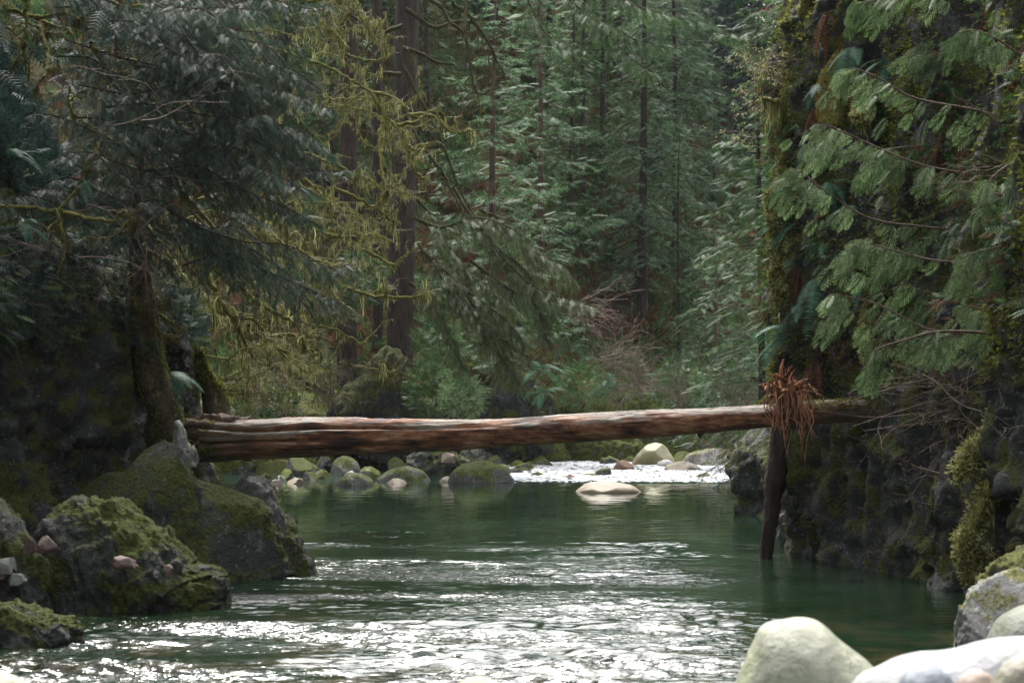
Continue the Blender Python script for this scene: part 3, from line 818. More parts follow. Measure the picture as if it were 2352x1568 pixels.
ridge_rock('boulder', dome(1030, 1170, 1610, 50, .5), 1620, M['b_near'], 'green-topped stone tip at the bottom centre edge', Y=10, amp=.04, rid=0, seed=32, cat='stone')


# ================================================================== THE LOG
def logmat():
    m, nt = newmat('log_wood')
    tc = node(nt, 'ShaderNodeTexCoord')
    def st(sx, sy, sz):
        mp = node(nt, 'ShaderNodeMapping'); mp.inputs['Scale'].default_value = (sx, sy, sz)
        nt.links.new(tc.outputs['Object'], mp.inputs[0]); return mp.outputs[0]
    n1 = noise(nt, st(1.1, 6, 6), 1.6, 8, .75, 1.2)
    n2 = noise(nt, st(.35, 5, 5), 1.3, 5, .6)
    n3 = noise(nt, st(3, 22, 22), 1.2, 6, .75)
    n4 = noise(nt, st(1.6, 4, 4), 1.1, 5, .65)
    r1 = ramp(nt, [(.39, (.012, .006, .004)), (.46, (.075, .026, .012)), (.53, (.25, .095, .036)), (.63, (.42, .28, .17))])
    nt.links.new(math_(nt, 'ADD', math_(nt, 'MULTIPLY', n1.outputs[0], .5), math_(nt, 'MULTIPLY', n4.outputs[0], .5)), r1.inputs[0])
    # weathered grey-brown where the sapwood is bare: more to the top
    geo = node(nt, 'ShaderNodeNewGeometry'); sep = node(nt, 'ShaderNodeSeparateXYZ'); nt.links.new(geo.outputs['Normal'], sep.inputs[0])
    so = node(nt, 'ShaderNodeSeparateXYZ'); nt.links.new(tc.outputs['Object'], so.inputs[0])
    gv = math_(nt, 'ADD', n2.outputs[0], math_(nt, 'MULTIPLY', sep.outputs[2], .12))
    rg = ramp(nt, [(.56, 0.0), (.62, .85)]); nt.links.new(gv, rg.inputs[0])
    rg2 = ramp(nt, [(.4, (.14, .12, .10)), (.6, (.42, .38, .32))]); nt.links.new(n3.outputs[0], rg2.inputs[0])
    c = mixc(nt, rg.outputs[0], r1.outputs[0], rg2.outputs[0])
    # dark mossy butt end on the left, dull brown bark and moss on the right end
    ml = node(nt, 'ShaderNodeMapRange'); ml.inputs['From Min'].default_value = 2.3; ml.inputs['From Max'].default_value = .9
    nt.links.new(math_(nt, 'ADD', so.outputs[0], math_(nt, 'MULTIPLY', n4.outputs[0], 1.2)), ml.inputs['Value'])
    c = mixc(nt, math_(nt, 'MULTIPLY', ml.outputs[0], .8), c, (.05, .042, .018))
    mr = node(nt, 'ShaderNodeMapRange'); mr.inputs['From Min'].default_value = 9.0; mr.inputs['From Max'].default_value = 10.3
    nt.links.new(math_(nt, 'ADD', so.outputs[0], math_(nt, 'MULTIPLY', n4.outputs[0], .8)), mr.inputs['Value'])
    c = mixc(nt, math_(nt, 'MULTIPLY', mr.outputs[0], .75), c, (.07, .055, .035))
    b = node(nt, 'ShaderNodeBsdfPrincipled', i_Roughness=.7)
    nt.links.new(c, b.inputs['Base Color'])
    bp = node(nt, 'ShaderNodeBump', i_Strength=.9, i_Distance=.035)
    nt.links.new(math_(nt, 'ADD', n3.outputs[0], math_(nt, 'MULTIPLY', n1.outputs[0], 1.5)), bp.inputs['Height']); nt.links.new(bp.outputs[0], b.inputs['Normal'])
    out = node(nt, 'ShaderNodeOutputMaterial'); nt.links.new(b.outputs[0], out.inputs[0])
    return m


prof = [(432, 985, 1048), (462, 960, 1056), (500, 957, 1060), (560, 961, 1055), (700, 959, 1049), (900, 961, 1041), (1040, 962, 1035), (1176, 960, 1024), (1290, 952, 1018), (1400, 946, 1010), (1500, 941, 1004),
        (1600, 938, 996), (1750, 930, 983), (1870, 921, 973), (1960, 917, 968), (2060, 914, 960)]
n = 420; sides = 72
pr = catmull(np.array(prof, float), n)
Yl = np.linspace(27.9, 26.7, n)
cx = (pr[:, 0] - HX) / F0 * Yl; cz = CAMH + (HY - (pr[:, 1] + pr[:, 2]) / 2) / F0 * Yl
rad = (pr[:, 2] - pr[:, 1]) / 2 / F0 * Yl
th = np.arange(sides) / sides * 2 * np.pi
TH, RR = np.meshgrid(th, rad); XX = np.repeat(cx[:, None], sides, 1)
s_along = np.linspace(0, 1, n)[:, None]
q = np.stack([(XX * .22).ravel(), (np.cos(TH) * 2.4).ravel(), (np.sin(TH) * 2.4).ravel()], 1)
crk = ridged(q * [1, 1.1, 1.1] + 2, 2).reshape(n, sides)
leftw = 1 - sstep(.30, .62, np.repeat(s_along, sides, 1))
d = -leftw * .12 * np.clip(crk - .30, 0, 1) ** 1.0 + .03 * fbm(q * [6, 1.5, 1.5] + 5, 4).reshape(n, sides)
d += .05 * np.clip(perlin(q * [9, 1.2, 1.2] + 12).reshape(n, sides) - .35, 0, 1) * 2
endk = np.clip((.085 - s_along) / .085, 0, 1)
ang0 = np.mod(TH, 2 * np.pi)
for (a0, dep, wd, x0, x1, sd_) in ((np.pi - .50, .32, .09, .02, .48, 1), (np.pi + .14, .24, .07, .03, .36, 2), (np.pi + .62, .12, .06, .06, .5, 3), (np.pi - 1.05, .12, .06, .05, .30, 4)):
    wob = a0 + .16 * fbm(np.stack([XX.ravel() * .5, 0 * XX.ravel() + sd_ * 9, 0 * XX.ravel()], 1), 3).reshape(n, sides)
    ww = sstep(x0 - .02, x0 + .04, s_along) * (1 - sstep(x1 - .15, x1, s_along))
    g_ = np.exp(-((ang0 - wob) / wd) ** 2)
    d += -dep * ww * g_ + .06 * ww * (np.tanh((ang0 - wob) / .05) * np.exp(-((ang0 - wob) / .35) ** 2))
pl = cells(np.stack([(XX * .9 + .5 * np.cos(TH * 3)).ravel(), (TH * 1.6 + .4 * perlin(np.stack([XX.ravel() * 2, TH.ravel() * 2, 0 * TH.ravel()], 1)).reshape(n, sides)).ravel(), 0 * TH.ravel()], 1), 5).reshape(n, sides)
d += .05 * pl * (.6 + .6 * perlin(q * [5, 2, 2] + 77).reshape(n, sides)) + .035 * fbm(q * [16, 5, 5] + 51, 3).reshape(n, sides)
d += endk * .75 * fbm(q * [14, 2.0, 2.0] + 9, 3).reshape(n, sides) + endk * .22
Rr = RR * (1 + d)
V = np.stack([XX + endk * .35 * fbm(q * [2, 1.8, 1.8] + 31, 3).reshape(n, sides), Yl[:, None] + Rr * np.cos(TH), cz[:, None] + Rr * np.sin(TH) * 1.0], -1)
org = np.array([cx[0] - .05, 27.9, cz[0]])
root = empty('fallen_log', org, 'long barkless reddish brown log bridging the river from bank to bank', 'log')
Fq = grid_faces(n, sides)
wrap = np.stack([np.arange(n - 1) * sides + sides - 1, np.arange(1, n) * sides + sides - 1, np.arange(1, n) * sides, np.arange(n - 1) * sides], -1)
Vf = V.reshape(-1, 3)
capc = np.vstack([Vf, [[cx[0] + .12, Yl[0], cz[0]]]])
tri = np.stack([np.full(sides, len(Vf)), np.arange(sides), (np.arange(sides) + 1) % sides], -1)
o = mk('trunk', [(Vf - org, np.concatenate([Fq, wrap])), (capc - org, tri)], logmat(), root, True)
# knots, broken splinters at the butt
parts = []
for (a, b_, c_, d_, r0) in [((560, 985), (440, 975), 0, 27.75, .17), ((570, 1030), (428, 1036), 0, 27.8, .16), ((1240, 957), (1250, 949), 0, 27.4, .02), ((1540, 946), (1548, 938), 0, 27.15, .02), ((1618, 985), (1606, 1002), 0, 27.0, .05)]:
    q0, q1 = P(a[0], a[1], d_), P(b_[0], b_[1], d_)
    pts = catmull(np.array([q0, (q0 + q1) / 2 + [0, -.03, .03], q1]), 24)
    vv, ff = tube(pts, np.linspace(r0, r0 * .45, 24), 24)
    vv = vv + nrm(vv - pts.mean(0)) * (fbm(vv * [5, 9, 9], 4) * r0 * .75 + ridged(vv * [2, 8, 8], 3) * r0 * .3)[:, None]
    parts.append((vv, ff))
for pt_ in parts: kid('knot', [pt_], M['bark_brown'], root, True)


# moss on the right end of the log and on the butt
gi = rng.integers(0, n * sides, 26000)
pp = Vf[gi]; sa = (gi // sides) / n; up = np.sin(th[gi % sides])
keep = (((sa > .85) & (sa < .985) & (up > .15)) | ((sa < .13) & (up > -.6)) | ((np.abs(sa - .82) < .015) & (up > .4))) & (fbm(pp * 2.5, 3) > -.25)
pp = pp[keep]; nn = np.stack([0 * up[keep], np.cos(th[gi[keep] % sides]), up[keep]], 1)
kid('moss', [tufts(pp, nn, .042)], M['moss_fuzz'], root)

# tangle of torn roots lying over the log
def wander(p0, d0, L, n=12, wob=.25, grav=0.0, seed=None):
    d = nrm(np.array(d0, float)); p = np.array(p0, float); out = [p.copy()]
    for k in range(n - 1):
        d = nrm(d + rng.normal(size=3) * wob + [0, 0, -grav])
        p = p + d * L / (n - 1); out.append(p.copy())
    return np.array(out)


rt = empty('root_tangle', P(1808, 925, 26.95), 'torn reddish root tangle draped over the log with roots hanging down', 'roots')
parts = []; thin = []
core = P(1805, 893, 26.8)
u_ = np.linspace(0, math.pi, 20); v_ = np.linspace(0, 2 * math.pi, 28)
sp_ = np.stack([np.outer(np.sin(u_), np.cos(v_)), np.outer(np.sin(u_), np.sin(v_)), np.outer(np.cos(u_), np.ones(28))], -1).reshape(-1, 3)
parts.append((core + [.02, 0, -.01] + sp_ * [.15, .11, .13] * (1 + .45 * ridged(sp_ * 2.1 + 3, 3))[:, None], grid_faces(20, 28)))
for k in range(230):
    dd = nrm(rng.normal(size=3) * [1, .7, .8] + [0, -.2, .1])
    p0 = core + dd * rng.uniform(.05, .15) + rng.normal(size=3) * .03
    dd = nrm(dd + rng.normal(size=3) * .8)
    L = rng.uniform(.10, .34)
    pts = catmull(wander(p0, dd, L, 6, .55), 10)
    parts.append(tube(pts, np.linspace(rng.choice([.005, .008, .012, .024]), .0025, 10) * (1 + .3 * rng.random(10)), 5))
for (a, c_) in [((1795, 870), (1800, 824)), ((1812, 870), (1818, 838)), ((1790, 890), (1740, 886)), ((1795, 885), (1785, 862)), ((1822, 880), (1850, 880))]:
    q0, q1 = P(*a, 26.8), P(*c_, 26.7)
    pts = catmull(np.array([q0, (q0 + q1) / 2 + rng.normal(size=3) * .02, q1]), 8)
    parts.append(tube(pts, np.linspace(.035, .012, 8), 6))
kid('root_mass', parts, leafmat('torn_root', (.025, .008, .005), (.12, .04, .022), (.42, .21, .12), .7, .2, .02, .9), rt, True)
rootm = bpy.data.materials['torn_root']
hang = [[(1788, 905), (1783, 930), (1780, 960), (1776, 985)], [(1800, 915), (1808, 945), (1806, 975), (1810, 1000), (1806, 1042)], [(1838, 910), (1850, 940), (1858, 965), (1853, 1000), (1848, 1060)],
        [(1830, 905), (1836, 950), (1843, 985)], [(1820, 915), (1822, 960), (1838, 980), (1840, 1000)], [(1775, 900), (1766, 925), (1772, 955), (1790, 985)], [(1850, 900), (1862, 930), (1856, 975)],
        [(1812, 900), (1816, 940), (1812, 965)], [(1845, 905), (1852, 955), (1866, 1012)], [(1758, 885), (1765, 905), (1790, 915)], [(1850, 890), (1868, 898), (1878, 910)], [(1793, 925), (1790, 950), (1800, 1000)]]
for hh in hang:
    parts = []
    for r in range(5):
        pts = PV(hh, 26.6) + rng.normal(size=(len(hh), 3)) * .035
        parts.append(tube(catmull(pts, 18), np.linspace(rng.uniform(.006, .016), .003, 18), 5))
    kid('hanging_root', parts, rootm, rt, True)

# post under the log
root = empty('dead_trunk', P(1757, 1280, 28.9), 'dark dead trunk standing in the water under the right end of the log', 'tree trunk')
pts = catmull(PV([(1800, 935), (1792, 1010), (1782, 1100), (1770, 1190), (1756, 1300)], 28.95, 28.8), 60)
vv, ff = tube(pts, np.linspace(.17, .09, 60), 18)
vv = vv + nrm(vv - pts.mean(0)) * (.05 * ridged(vv * [7, 7, 1.2], 4))[:, None]
vv = vv + rng.normal(size=vv.shape) * .006
kid('trunk', [(vv, ff)], M['bark'], root, True)

# leaning mossy snag at the left
def snag(px, Y, radii, label, name='mossy_snag', sides=26, mossn=5000):
    pts = catmull(PV(px, Y), 70)
    root = empty(name, pts[-1], label, 'dead tree')
    rad = np.interp(np.linspace(0, 1, 70), np.linspace(0, 1, len(radii)), radii)
    vv, ff = tube(pts, rad, sides)
    axis = np.repeat(pts, sides, 0); N = nrm(vv - axis)
    ang = np.tile(np.arange(sides) / sides * 2 * np.pi, 70)
    q = np.stack([np.cos(ang) * 1.6, np.sin(ang) * 1.6, vv[:, 2] * .5], 1)
    vv = vv + N * (np.repeat(rad, sides) * (.45 * ridged(q, 3) - .1))[:, None]
    kid('trunk', [(vv, ff)], M['snag'], root, True)
    gi = rng.integers(0, len(vv), mossn); gi = gi[fbm(vv[gi] * [3, 3, 1.2], 3) > -.1]
    kid('moss', [tufts(vv[gi], N[gi], .045, .5)], M['moss_fuzz'], root)
    return root


M['snag'] = rockmat('snag_wood', (.02, .014, .008), (.07, .055, .03), (.20, .18, .12), moss=(.09, .095, .018), mossamt=.55, updep=.1, scale=1.2, rough=.9, bump=.8)
snag([(318, 600), (328, 690), (338, 780), (350, 860), (375, 930), (402, 1000), (425, 1060)], 28.0, [.10, .16, .20, .21, .19, .15, .13], 'big leaning moss-streaked snag rising from the log root end')
snag([(455, 800), (470, 860), (490, 900), (500, 950), (505, 1010)], 30.5, [.05, .10, .16, .18, .22], 'smaller mossy stub just right of the leaning snag')


# ================================================================== VEGETATION
def grid_normals(G):
    du = np.gradient(G, axis=0); dv = np.gradient(G, axis=1)
    return nrm(np.cross(du, dv))


def scatter_moss(G, count, size, thr, freq, label, mat, ymin=20, flip=1, zr=(0.1, 99)):
    Nn = grid_normals(G).reshape(-1, 3) * flip
    Q = G.reshape(-1, 3)
    gi = rng.integers(0, len(Q), count)
    q, nn = Q[gi] + rng.normal(size=(count, 3)) * .03, Nn[gi]
    k = (fbm(q * np.array([freq, freq, freq * .45]) + 40, 3) + .25 * nn[:, 2] > thr) & (q[:, 1] > ymin) & (q[:, 2] > zr[0]) & (q[:, 2] < zr[1])
    o = mk('moss', [tufts(q[k], nn[k], size, .45)], mat)
    return tag(o, label, kind='stuff')


_n = grid_normals(RC)
rflip = 1 if _n[:, :, 0].mean() < 0 else -1
_n = grid_normals(LC)
lflip = 1 if _n[:, :, 0].mean() > 0 else -1
scatter_moss(RC, 620000, .06, -.22, 1.0, 'thick green and gold moss draped over the right cliff', M['moss_fuzz'], 21, rflip, (2.6, 99))
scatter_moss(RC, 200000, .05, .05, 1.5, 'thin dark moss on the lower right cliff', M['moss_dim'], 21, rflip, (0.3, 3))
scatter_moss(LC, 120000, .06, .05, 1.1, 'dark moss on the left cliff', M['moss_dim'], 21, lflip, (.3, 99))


# -------- conifer boughs: flat sprays of fronds along an arched axis
def bough(axis, spread, fs, ntw, droop=.35, t0=.12, out=None, hang=0.0, side=None, fz=.35, tipw=.35, step=.55):
    """axis (n,3); returns frond placements and the twig polylines"""
    axis = np.asarray(axis, float)
    A = catmull(axis, 40)
    L = np.linalg.norm(np.diff(A, axis=0), axis=1).sum()
    t = t0 + (1 - t0) * (np.arange(ntw) + rng.uniform(0, .8, ntw)) / ntw
    t = np.clip(t, 0, .995)
    i = (t * 39).astype(int); i2 = np.minimum(i + 1, 39)
    T = nrm(A[i2] - A[np.maximum(i - 1, 0)])
    S = nrm(np.cross(T, UP))
    sg = np.where(np.arange(ntw) % 2 == 0, 1, -1)[:, None]
    prof_ = np.sin(np.pi * np.clip(t * .8 + .2, 0, 1)) * .75 + tipw * .6
    Lt = spread * prof_ * rng.uniform(.7, 1.2, ntw)
    D = nrm(T * rng.uniform(.35, .9, (ntw, 1)) + S * sg * .85 + rng.normal(size=(ntw, 3)) * .12 - UP * hang * rng.uniform(.5, 1.2, (ntw, 1)))
    k = np.maximum(2, np.round(Lt / (fs * step)).astype(int))
    idx = np.repeat(np.arange(ntw), k)
    u = np.concatenate([(np.arange(a) + .3) / a for a in k])
    pos = A[i][idx] + D[idx] * (u * Lt[idx])[:, None] - UP * (droop * (u * Lt[idx]) ** 2)[:, None]
    alt = np.where(np.arange(len(idx)) % 2 == 0, 1, -1)[:, None]
    S2 = nrm(np.cross(D, UP))[idx]
    X = nrm(D[idx] + S2 * alt * rng.uniform(.2, .9, (len(idx), 1)) - UP * (droop * 2 * u * Lt[idx])[:, None] + rng.normal(size=(len(idx), 3)) * .13 - UP * hang * .5)
    Z = nrm(UP + rng.normal(size=(len(idx), 3)) * fz)
    s = fs * rng.uniform(.7, 1.25, len(idx)) * (1 - .35 * u)
    tw = []
    for j in range(ntw):
        uu = np.linspace(0, 1, 4)
        tw.append(A[i[j]] + D[j] * (uu * Lt[j])[:, None] - UP * (droop * (uu * Lt[j]) ** 2)[:, None])
    return (pos, X, Z, s), tw, A


def join(fr):
    return [np.concatenate([f[k] for f in fr]) for k in range(4)]


def trunk_mesh(H, r, sides=12, n=30, bend=.15, z0=-.6):
    z = np.linspace(z0, H, n)
    pts = np.stack([bend * np.sin(z / H * 3 + rng.uniform(0, 6)) * z / H, bend * np.sin(z / H * 4 + rng.uniform(0, 6)) * z / H, z], 1)
    rad = r * (1 - np.clip(z, 0, H) / H) ** .8 + .012
    rad = rad * (1 + .5 * np.exp(-np.maximum(z, 0) / (r * 2)))
    V, Fc = tube(pts, rad, sides)
    ax = np.repeat(pts, sides, 0)
    V = V + (V - ax) * (.18 * ridged(V * [3, 3, .6] / max(r, .1) * .3, 3))[:, None]
    return pts, (V, Fc)


def conifer(name, base, H, R, r, label, fol, bark, nb=70, c0=.12, fs=.42, tpl=HEM, ntw=9, up=.12, dn=.5, tip=0.0, group=None, cat='tree', twigs=False, azr=None, hangm=0, fz=.35, droop=.3, c1=.985, spr=.3, step=.55, dens=1.0):
    root = empty(name, base, label, cat, group)
    pts, tm = trunk_mesh(H, r)
    fr = []; limbs = []; hm = []
    for b in range(nb):
        u = c0 + (c1 - c0) * (b + rng.uniform(0, 1)) / nb
        z = H * u
        c = np.array([np.interp(z, pts[:, 2], pts[:, 0]), np.interp(z, pts[:, 2], pts[:, 1]), z])
        az = rng.uniform(*azr) if azr else rng.uniform(0, 2 * math.pi)
        rel = (u - c0) / (1 - c0)
        L = R * (1 - rel) ** .75 * rng.uniform(.65, 1.1) + .25
        if rel < .12: L *= rng.uniform(.4, 1)
        t = np.linspace(0, 1, 7)
        d = np.array([math.cos(az), math.sin(az)])
        ax = np.stack([c[0] + d[0] * L * t, c[1] + d[1] * L * t, z + L * (up * t - dn * t ** 2 + tip * t ** 4) + rng.normal(0, .03) * t], 1)
        n_ = max(4, int(ntw * (L / R) ** .7 * dens))
        f, tw, A = bough(ax, L * spr + .15, fs, n_, droop, .18, fz=fz, step=step)
        fr.append(f)
        limbs.append(tube(A[::6], np.linspace(max(.012, r * .13 * L / R), .006, len(A[::6])), 4))
        if twigs:
            limbs += [tube(q, [.007, .006, .005, .004], 3) for q in tw]
        if hangm:
            hm.append(A[rng.integers(3, 38, hangm)] + rng.normal(size=(hangm, 3)) * .02)
    mk('trunk', [tm], bark, root, True)
    mk('limbs', limbs, bark, root, True)
    fr = join(fr)
    mk('crown', [inst(tpl[0], tpl[1], *fr)], fol, root)
    if hangm:
        hp = np.concatenate(hm); N = len(hp)
        mk('hanging_moss', [inst(STRAND[0], STRAND[1], hp, np.tile([0, 0, -1.0], (N, 1)) + rng.normal(size=(N, 3)) * .12, rng.normal(size=(N, 3)), rng.uniform(.08, .35, N))], M['moss_dim'], root)
    return root


def base_at(px, Y, dz=-.2):
    x = (px - HX) / F0 * Y
    return (x, Y, gh(x, Y) + dz)


# ---- far woods: a few kinds, then copies
bA = conifer('conifer', base_at(1475, 78), 17, 2.6, .20, 'blue-green conifer with a dark bare lower trunk in the middle distance, right of centre', M['far_blue'], M['bark'], nb=130, c0=.10, fs=.46, tpl=FAR, ntw=11, up=.05, dn=.55, tip=.15, group='conifers of the far wood', spr=.33)
bB = conifer('conifer', base_at(1550, 84), 19, 3.4, .13, 'tall full blue-green conifer left of the dark gap in the far wood', M['far_blue'], M['bark'], nb=160, c0=.01, fs=.5, tpl=FAR, ntw=11, up=.1, dn=.5, tip=.2, group='conifers of the far wood', spr=.33)
bC = conifer('conifer', base_at(1340, 84), 15, 2.2, .11, 'slender sparse conifer with a thin bare trunk behind the cedar', M['hem_green'], M['bark'], nb=90, c0=.10, fs=.42, tpl=FAR, ntw=10, up=.02, dn=.5, group='conifers of the far wood', spr=.33)
bD = conifer('conifer', base_at(1700, 118), 20, 4.0, .12, 'nearly black distant conifer in the dark gap at the top right of centre', M['far_dark'], M['bark'], nb=150, c0=.01, fs=.62, tpl=FAR, ntw=11, up=.05, dn=.5, group='conifers of the far wood', spr=.34)
copies = [
    (bA, 1515, 92, 1.0, 'blue-green conifer just behind the one with the dark bare trunk'),
    (bC, 1312, 80, .95, 'thin poled conifer, left one of the slender pair'),
    (bC, 1385, 88, 1.1, 'slender conifer between the thin pair and the blue-green trees'),
    (bC, 1260, 92, 1.2, 'half hidden slender conifer behind the right side of the cedar'),
    (bA, 1420, 98, 1.15, 'hazy conifer standing high between the slender ones and the dark trunk'),
    (bB, 1545, 104, 1.1, 'hazy conifer whose top passes the upper frame edge right of centre'),
    (bB, 1640, 96, .40, 'short pale conifer on the slope below the dark gap'),
    (bD, 1630, 126, 1.0, 'dark distant conifer at the left side of the dark gap'),
    (bD, 1760, 124, 1.05, 'dark distant conifer at the right side of the dark gap'),
    (bD, 1665, 142, 1.15, 'farthest dark conifer, deep in the middle of the gap'),
    (bD, 1730, 108, 1.25, 'dark conifer filling the right part of the gap beside the cliff'),
    (bD, 1700, 150, 1.7, 'very tall distant dark conifer at the back of the gap'),
    (bD, 1900, 112, 1.2, 'dark conifer behind the top of the right cliff, nearer'),
    (bB, 1990, 104, 1.3, 'full conifer wholly behind the right cliff'),
    (bD, 1850, 140, 1.6, 'far dark conifer wholly behind the right cliff'),
    (bD, 1830, 120, 1.0, 'dark conifer hidden behind the right cliff edge'),
    (bD, 1580, 140, 1.2, 'dim tall conifer behind the full blue-green one'),
    (bA, 1130, 96, 1.1, 'conifer on the hillside behind the cedar trunk'),
    (bB, 1030, 100, 1.0, 'conifer on the hillside right of the great dark trunk'),
    (bC, 980, 84, 1.0, 'thin conifer just right of the great dark trunk'),
    (bB, 880, 92, 1.0, 'conifer filling the hillside behind the two great trunks'),
    (bC, 760, 78, 1.0, 'thin conifer left of the two great trunks'),
    (bB, 660, 82, 1.0, 'conifer on the hillside behind the mossy maple'),
    (bD, 560, 90, .9, 'dark conifer on the left hillside'),
    (bD, 420, 76, .8, 'dark conifer high behind the left hemlock'),
    (bD, 300, 70, .8, 'dark conifer behind the top left branches'),
    (bB, 1200, 122, 1.15, 'hazy conifer high on the hill above the cedar'),
    (bB, 1350, 124, 1.15, 'hazy conifer high on the hill above the slender pair'),
    (bB, 1480, 128, 1.2, 'hazy conifer high on the hill right of centre'),
    (bD, 900, 118, 1.1, 'dark conifer high on the hill above the great trunks'),
    (bD, 720, 108, 1.1, 'dark conifer high on the hill left of the great trunks'),
    (bC, 1560, 74, .62, 'small light conifer low beside the dark bare trunk'),
]
for k, (src, px, Y, s, lab) in enumerate(copies):
    b = base_at(px, Y)
    copy_thing(src, b, rng.uniform(0, 6.28), (s, s, s * rng.uniform(.92, 1.08)), lab, 'conifers of the far wood')

# the low pale spruce-like boughs right of the dark trunk
conifer('conifer', base_at(1640, 71), 8.0, 3.2, .12, 'young pale blue-green cedar leaning over the rapids at the right', M['far_blue'], M['bark_brown'], nb=70, c0=.05, fs=.42, tpl=HEM, ntw=10, up=.25, dn=.55, spr=.3, group='middle distance conifers')

# the cedar with white-tipped sprays
conifer('cedar', base_at(1135, 66), 15, 3.8, .16, 'cedar with silvery upturned spray tips in the centre', M['cedar_far'], M['bark_brown'], nb=105, c0=.04, fs=.52, tpl=HEM, ntw=13, up=-.05, dn=.35, tip=.38, fz=.5, spr=.26, group='middle distance conifers')
conifer('cedar', base_at(1240, 74), 15, 3.2, .14, 'second cedar close behind the right side of the silvery one', M['cedar_far'], M['bark_brown'], nb=90, c0=.10, fs=.55, tpl=HEM, ntw=11, up=-.05, dn=.4, tip=.4, fz=.5, spr=.26, group='middle distance conifers')
# dense green hemlock against the right cliff
conifer('hemlock', base_at(1752, 50, 0), 15, 2.3, .10, 'dense dark green hemlock behind the edge of the right cliff', M['hem_green'], M['bark'], nb=170, c0=.03, fs=.34, tpl=HEM, ntw=14, up=.15, dn=.45, spr=.42, group='middle distance conifers')
conifer('hemlock', base_at(1800, 57, 0), 15, 2.4, .10, 'darker hemlock hidden behind the one at the cliff edge', M['hem_green'], M['bark'], nb=120, c0=.03, fs=.42, tpl=HEM, ntw=13, up=.15, dn=.45, spr=.4, group='middle distance conifers')

# ---- the great dark trunks with drooping mossy limbs
def limb_set(root, lines, Y, r0, mat, depth=.6, fronds=None, strands=3.0, moss='moss_dim', name='limb', Yv=0):
    parts = []; hp = []; fr = []
    for ln in lines:
        y1 = Y + rng.normal(0, .5)
        pts = catmull(PV(ln, y1, y1 + rng.normal(0, depth)), 10 * len(ln))
        pts = pts + .02 * rng.normal(size=pts.shape).cumsum(0) * .4
        L = np.linalg.norm(np.diff(pts, axis=0), axis=1).sum()
        rr = np.linspace(r0, r0 * .35, len(pts)) * (1 + .35 * perlin(pts * 7 + 3))
        parts.append(tube(pts, rr, 7))
        # side shoots
        for k in range(int(L * 2.2)):
            j = rng.integers(2, len(pts) - 1)
            T = nrm(pts[j] - pts[j - 1])
            w_ = wander(pts[j], T + rng.normal(size=3) * [1, .8, .8] - [0, 0, .5], rng.uniform(.2, .9), 7, .35, .12)
            parts.append(tube(catmull(w_, 12), np.linspace(r0 * .4, r0 * .12, 12), 5)); hp.append(w_)
        hp.append(pts)
        if fronds:
            f, tw, A = bough(pts, fronds[0], fronds[1], int(L * fronds[2]), .45, .15, fz=.45, hang=.35)
            fr.append(f); parts += [tube(q, [.010, .008, .006, .004], 3) for q in tw]
    kid(name, parts, mat, root, True)
    hp = np.concatenate(hp); hp = hp[rng.integers(0, len(hp), int(len(hp) * strands))] + rng.normal(size=(int(len(hp) * strands), 3)) * .02
    N = len(hp)
    if N: kid('hanging_moss', [inst(STRAND[0], STRAND[1], hp, np.tile([0, 0, -1.0], (N, 1)) + rng.normal(size=(N, 3)) * .15, rng.normal(size=(N, 3)), rng.gamma(2.0, .055, N))], M[moss], root)
    if fr:
        fr = join(fr)
        kid('crown', [inst(HEMF[0], HEMF[1], *fr)], M[fronds[3]], root)


def straight_tree(px0, px1, Y, wpx, label, name='great_conifer'):
    b = P(px1, 1000, Y); x = b[0]
    b = np.array([x, Y, gh(x, Y) - .4])
    r = wpx / 2 / F0 * Y
    root = empty(name, b, label, 'tree', 'great trunks behind the log')
    z = np.linspace(-.3, 17, 80)
    xt = (px0 - px1) / F0 * Y
    pts = np.stack([xt * np.clip((z + b[2] - 2) / 11, -.2, 2), 0 * z, z], 1)
    rad = r * (1.12 - .25 * z / 17) * (1 + .5 * np.exp(-np.maximum(z, 0) / .5))
    V, Fc = tube(pts, rad, 36)
    ax = np.repeat(pts, 36, 0)
    ang = np.tile(np.arange(36) / 36 * 2 * np.pi, 80)
    q = np.stack([np.cos(ang) * 4, np.sin(ang) * 4, V[:, 2] * .7], 1)
    V = V + (V - ax) * (.10 * ridged(q, 3))[:, None]
    mk('trunk', [(V, Fc)], M['bark'], root, True)
    return root


g1 = straight_tree(932, 915, 63.2, 54, 'great dark straight conifer trunk rising behind the log, its limbs drooping to the right')
limb_set(g1, [[(930, -30), (999, 0), (1030, 41), (1068, 75), (1081, 143), (1092, 195), (1109, 202), (1133, 188)], [(1064, -20), (1070, 30), (1068, 75)], [(1040, 10), (1075, 34), (1122, 109), (1140, 147), (1160, 191)],
              [(925, 150), (958, 219), (985, 273), (1013, 325), (1040, 393), (1071, 461), (1102, 513)], [(925, 240), (950, 300), (1006, 376), (1030, 410), (1054, 461), (1105, 526)],
              [(925, 110), (960, 120), (1000, 140), (1040, 150)], [(930, 20), (1000, 60), (1060, 45), (1110, 60)], [(925, 60), (870, 80), (830, 120)], [(920, 170), (870, 170), (820, 200)]], 56.5, .07, M['moss_limb_dark'])
g1b = empty('hemlock', base_at(925, 63), 'sweeping olive-green hemlock boughs with long mossy limbs hanging above the log', 'tree boughs', 'great trunks behind the log')
